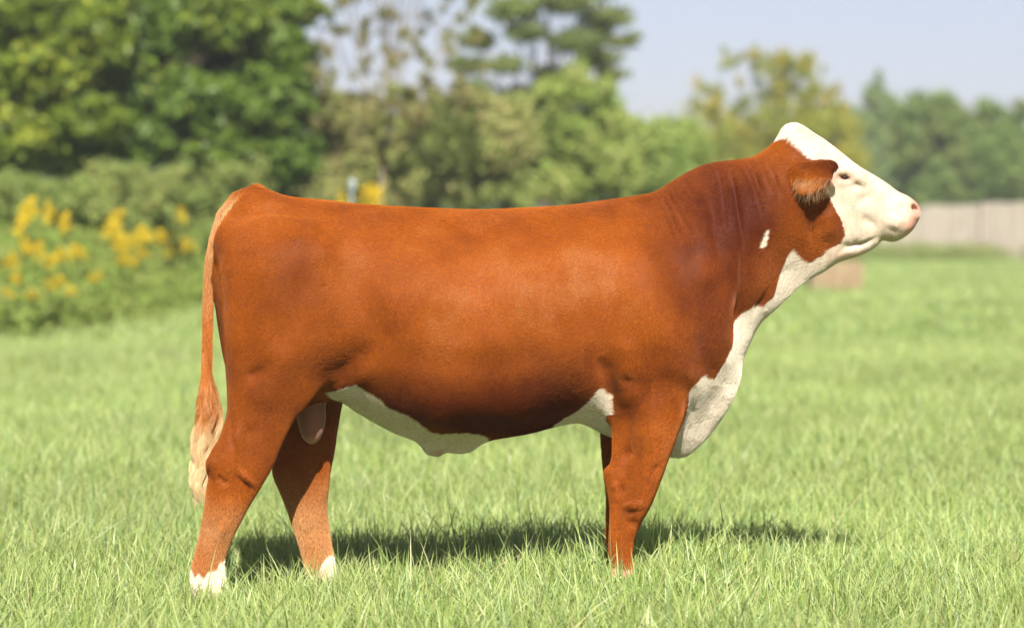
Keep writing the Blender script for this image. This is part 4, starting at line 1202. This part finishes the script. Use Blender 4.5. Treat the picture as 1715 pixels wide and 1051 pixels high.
spread = np.interp(py, [590, 640, 690, 740, 800, 850], [7, 11, 17, 18, 15, 10]) / PXM
tx = np.cos(la[lock])[:, None] * lr[lock][:, None] + dirs[:, :1] * .38; ty = np.sin(la[lock])[:, None] * lr[lock][:, None] + dirs[:, 1:] * .38
amp = np.interp(py, [600, 700, 850], [0.0, .005, .0085])
wv = np.sin(py * .115 + lph[lock][:, None] + r.normal(0, .3, n)[:, None]) * amp
X = wx(cenx) + tx * spread + wv; Y = ty * spread * .8 + np.cos(py * .105 + lph[lock][:, None]) * amp * .8
m = np.clip(t * 3, 0, 1)
P3 = np.stack([rootp[:, 0:1] * (1 - m) + X * m, rootp[:, 1:2] * (1 - m) + Y * m, wz(py) + 0 * X], -1)
f = np.clip((py - 690 + 30 * np.sin(lph[lock])[:, None]) / 70, 0, 1)[..., None]
cc = np.array([.36, .125, .024]) * (1 - f) + np.array([.68, .49, .26]) * f
strands('tail_switch', P3, M_LONG, .00032, cc * r.uniform(.65, 1.2, (n, 1, 1)) * (.8 + .35 * np.random.default_rng(8).random(26))[lock][:, None, None], bull)

# eyes: set just proud of the socket on each side, with lids shading them and pale lashes
b = NT('eye'); tc = b.n('TexCoord').outputs['Object']
p = b.n('BsdfPrincipled', Base_Color=b.mix(b.ramp(b.noise(tc, 60, 2), .4, .6), (.012, .010, .012), (.03, .02, .016)), Roughness=.12)
M_EYE = b.done(p.outputs[0])
for s in (-1, 1):
    m = (vpart == 0) & (np.abs(PXl - 1409) < 4) & (np.abs(PYl - 297.5) < 3) & (V[:, 1] * s > 0.03)
    ysurf = np.abs(V[m, 1]).mean() if m.any() else .1
    bmE = bmesh.new(); bmesh.ops.create_uvsphere(bmE, u_segments=20, v_segments=12, radius=1.0)
    rotE = Matrix.Rotation(math.radians(14), 4, 'Y')
    bmesh.ops.transform(bmE, matrix=Matrix.Translation((wx(1409), s * (ysurf - .0035), wz(297.5))) @ rotE @ Matrix.Diagonal((.0160, .0110, .0078, 1)), verts=bmE.verts)
    meE = bpy.data.meshes.new('eye'); bmE.to_mesh(meE); bmE.free()
    for p_ in meE.polygons: p_.use_smooth = True
    meE.materials.append(M_EYE)
    oE = bpy.data.objects.new('eye', meE); COL.objects.link(oE); oE.parent = bull
    nl = 60; u_ = r.uniform(-1, 1, nl)
    root_ = np.column_stack([wx(1409 + 6.5 * u_), s * (ysurf + .004) * np.ones(nl), wz(294.0 + 1.6 * u_ + 1.5 * u_ ** 2)])
    t_ = np.linspace(0, 1, 4)[None, :, None]
    d_ = np.column_stack([.25 + .5 * u_, s * np.ones(nl) * .9, -.35 * np.ones(nl)]) * .014
    strands('eyelashes', root_[:, None] + d_[:, None] * t_ + np.array([0, 0, .004]) * t_ ** 2, M_LONG, .0003, np.tile(np.array([.12, .08, .05]), (nl, 4, 1)), bull)

# long hair fringing the ears
r = np.random.default_rng(44)
m = np.nonzero((vpart == 6) & (PXl > 1318) & (PXl < 1385) & (PYl > 296) & (np.abs(N[:, 1]) < 2))[0]
sel = r.choice(m, 900)
nn_, kk_ = len(sel), 5
t_ = np.linspace(0, 1, kk_)[None, :, None]
side_ = np.sign(V[sel, 1])
dd_ = N[sel] * .5 + np.column_stack([r.normal(-.1, .3, nn_), side_ * .15, np.full(nn_, -.8)]) + r.normal(0, .15, (nn_, 3))
dd_ *= (r.uniform(.012, .030, nn_) / np.linalg.norm(dd_, axis=1))[:, None]
Pf = V[sel][:, None] + dd_[:, None] * t_ + np.array([0, 0, -.010]) * t_ ** 2
tf = r.random((nn_, 1, 1))
strands('ear_fringe', Pf, M_LONG, .00035, np.tile(np.array([.10, .035, .010]) * (1 - tf) + np.array([.40, .24, .10]) * tf, (1, kk_, 1)), bull)
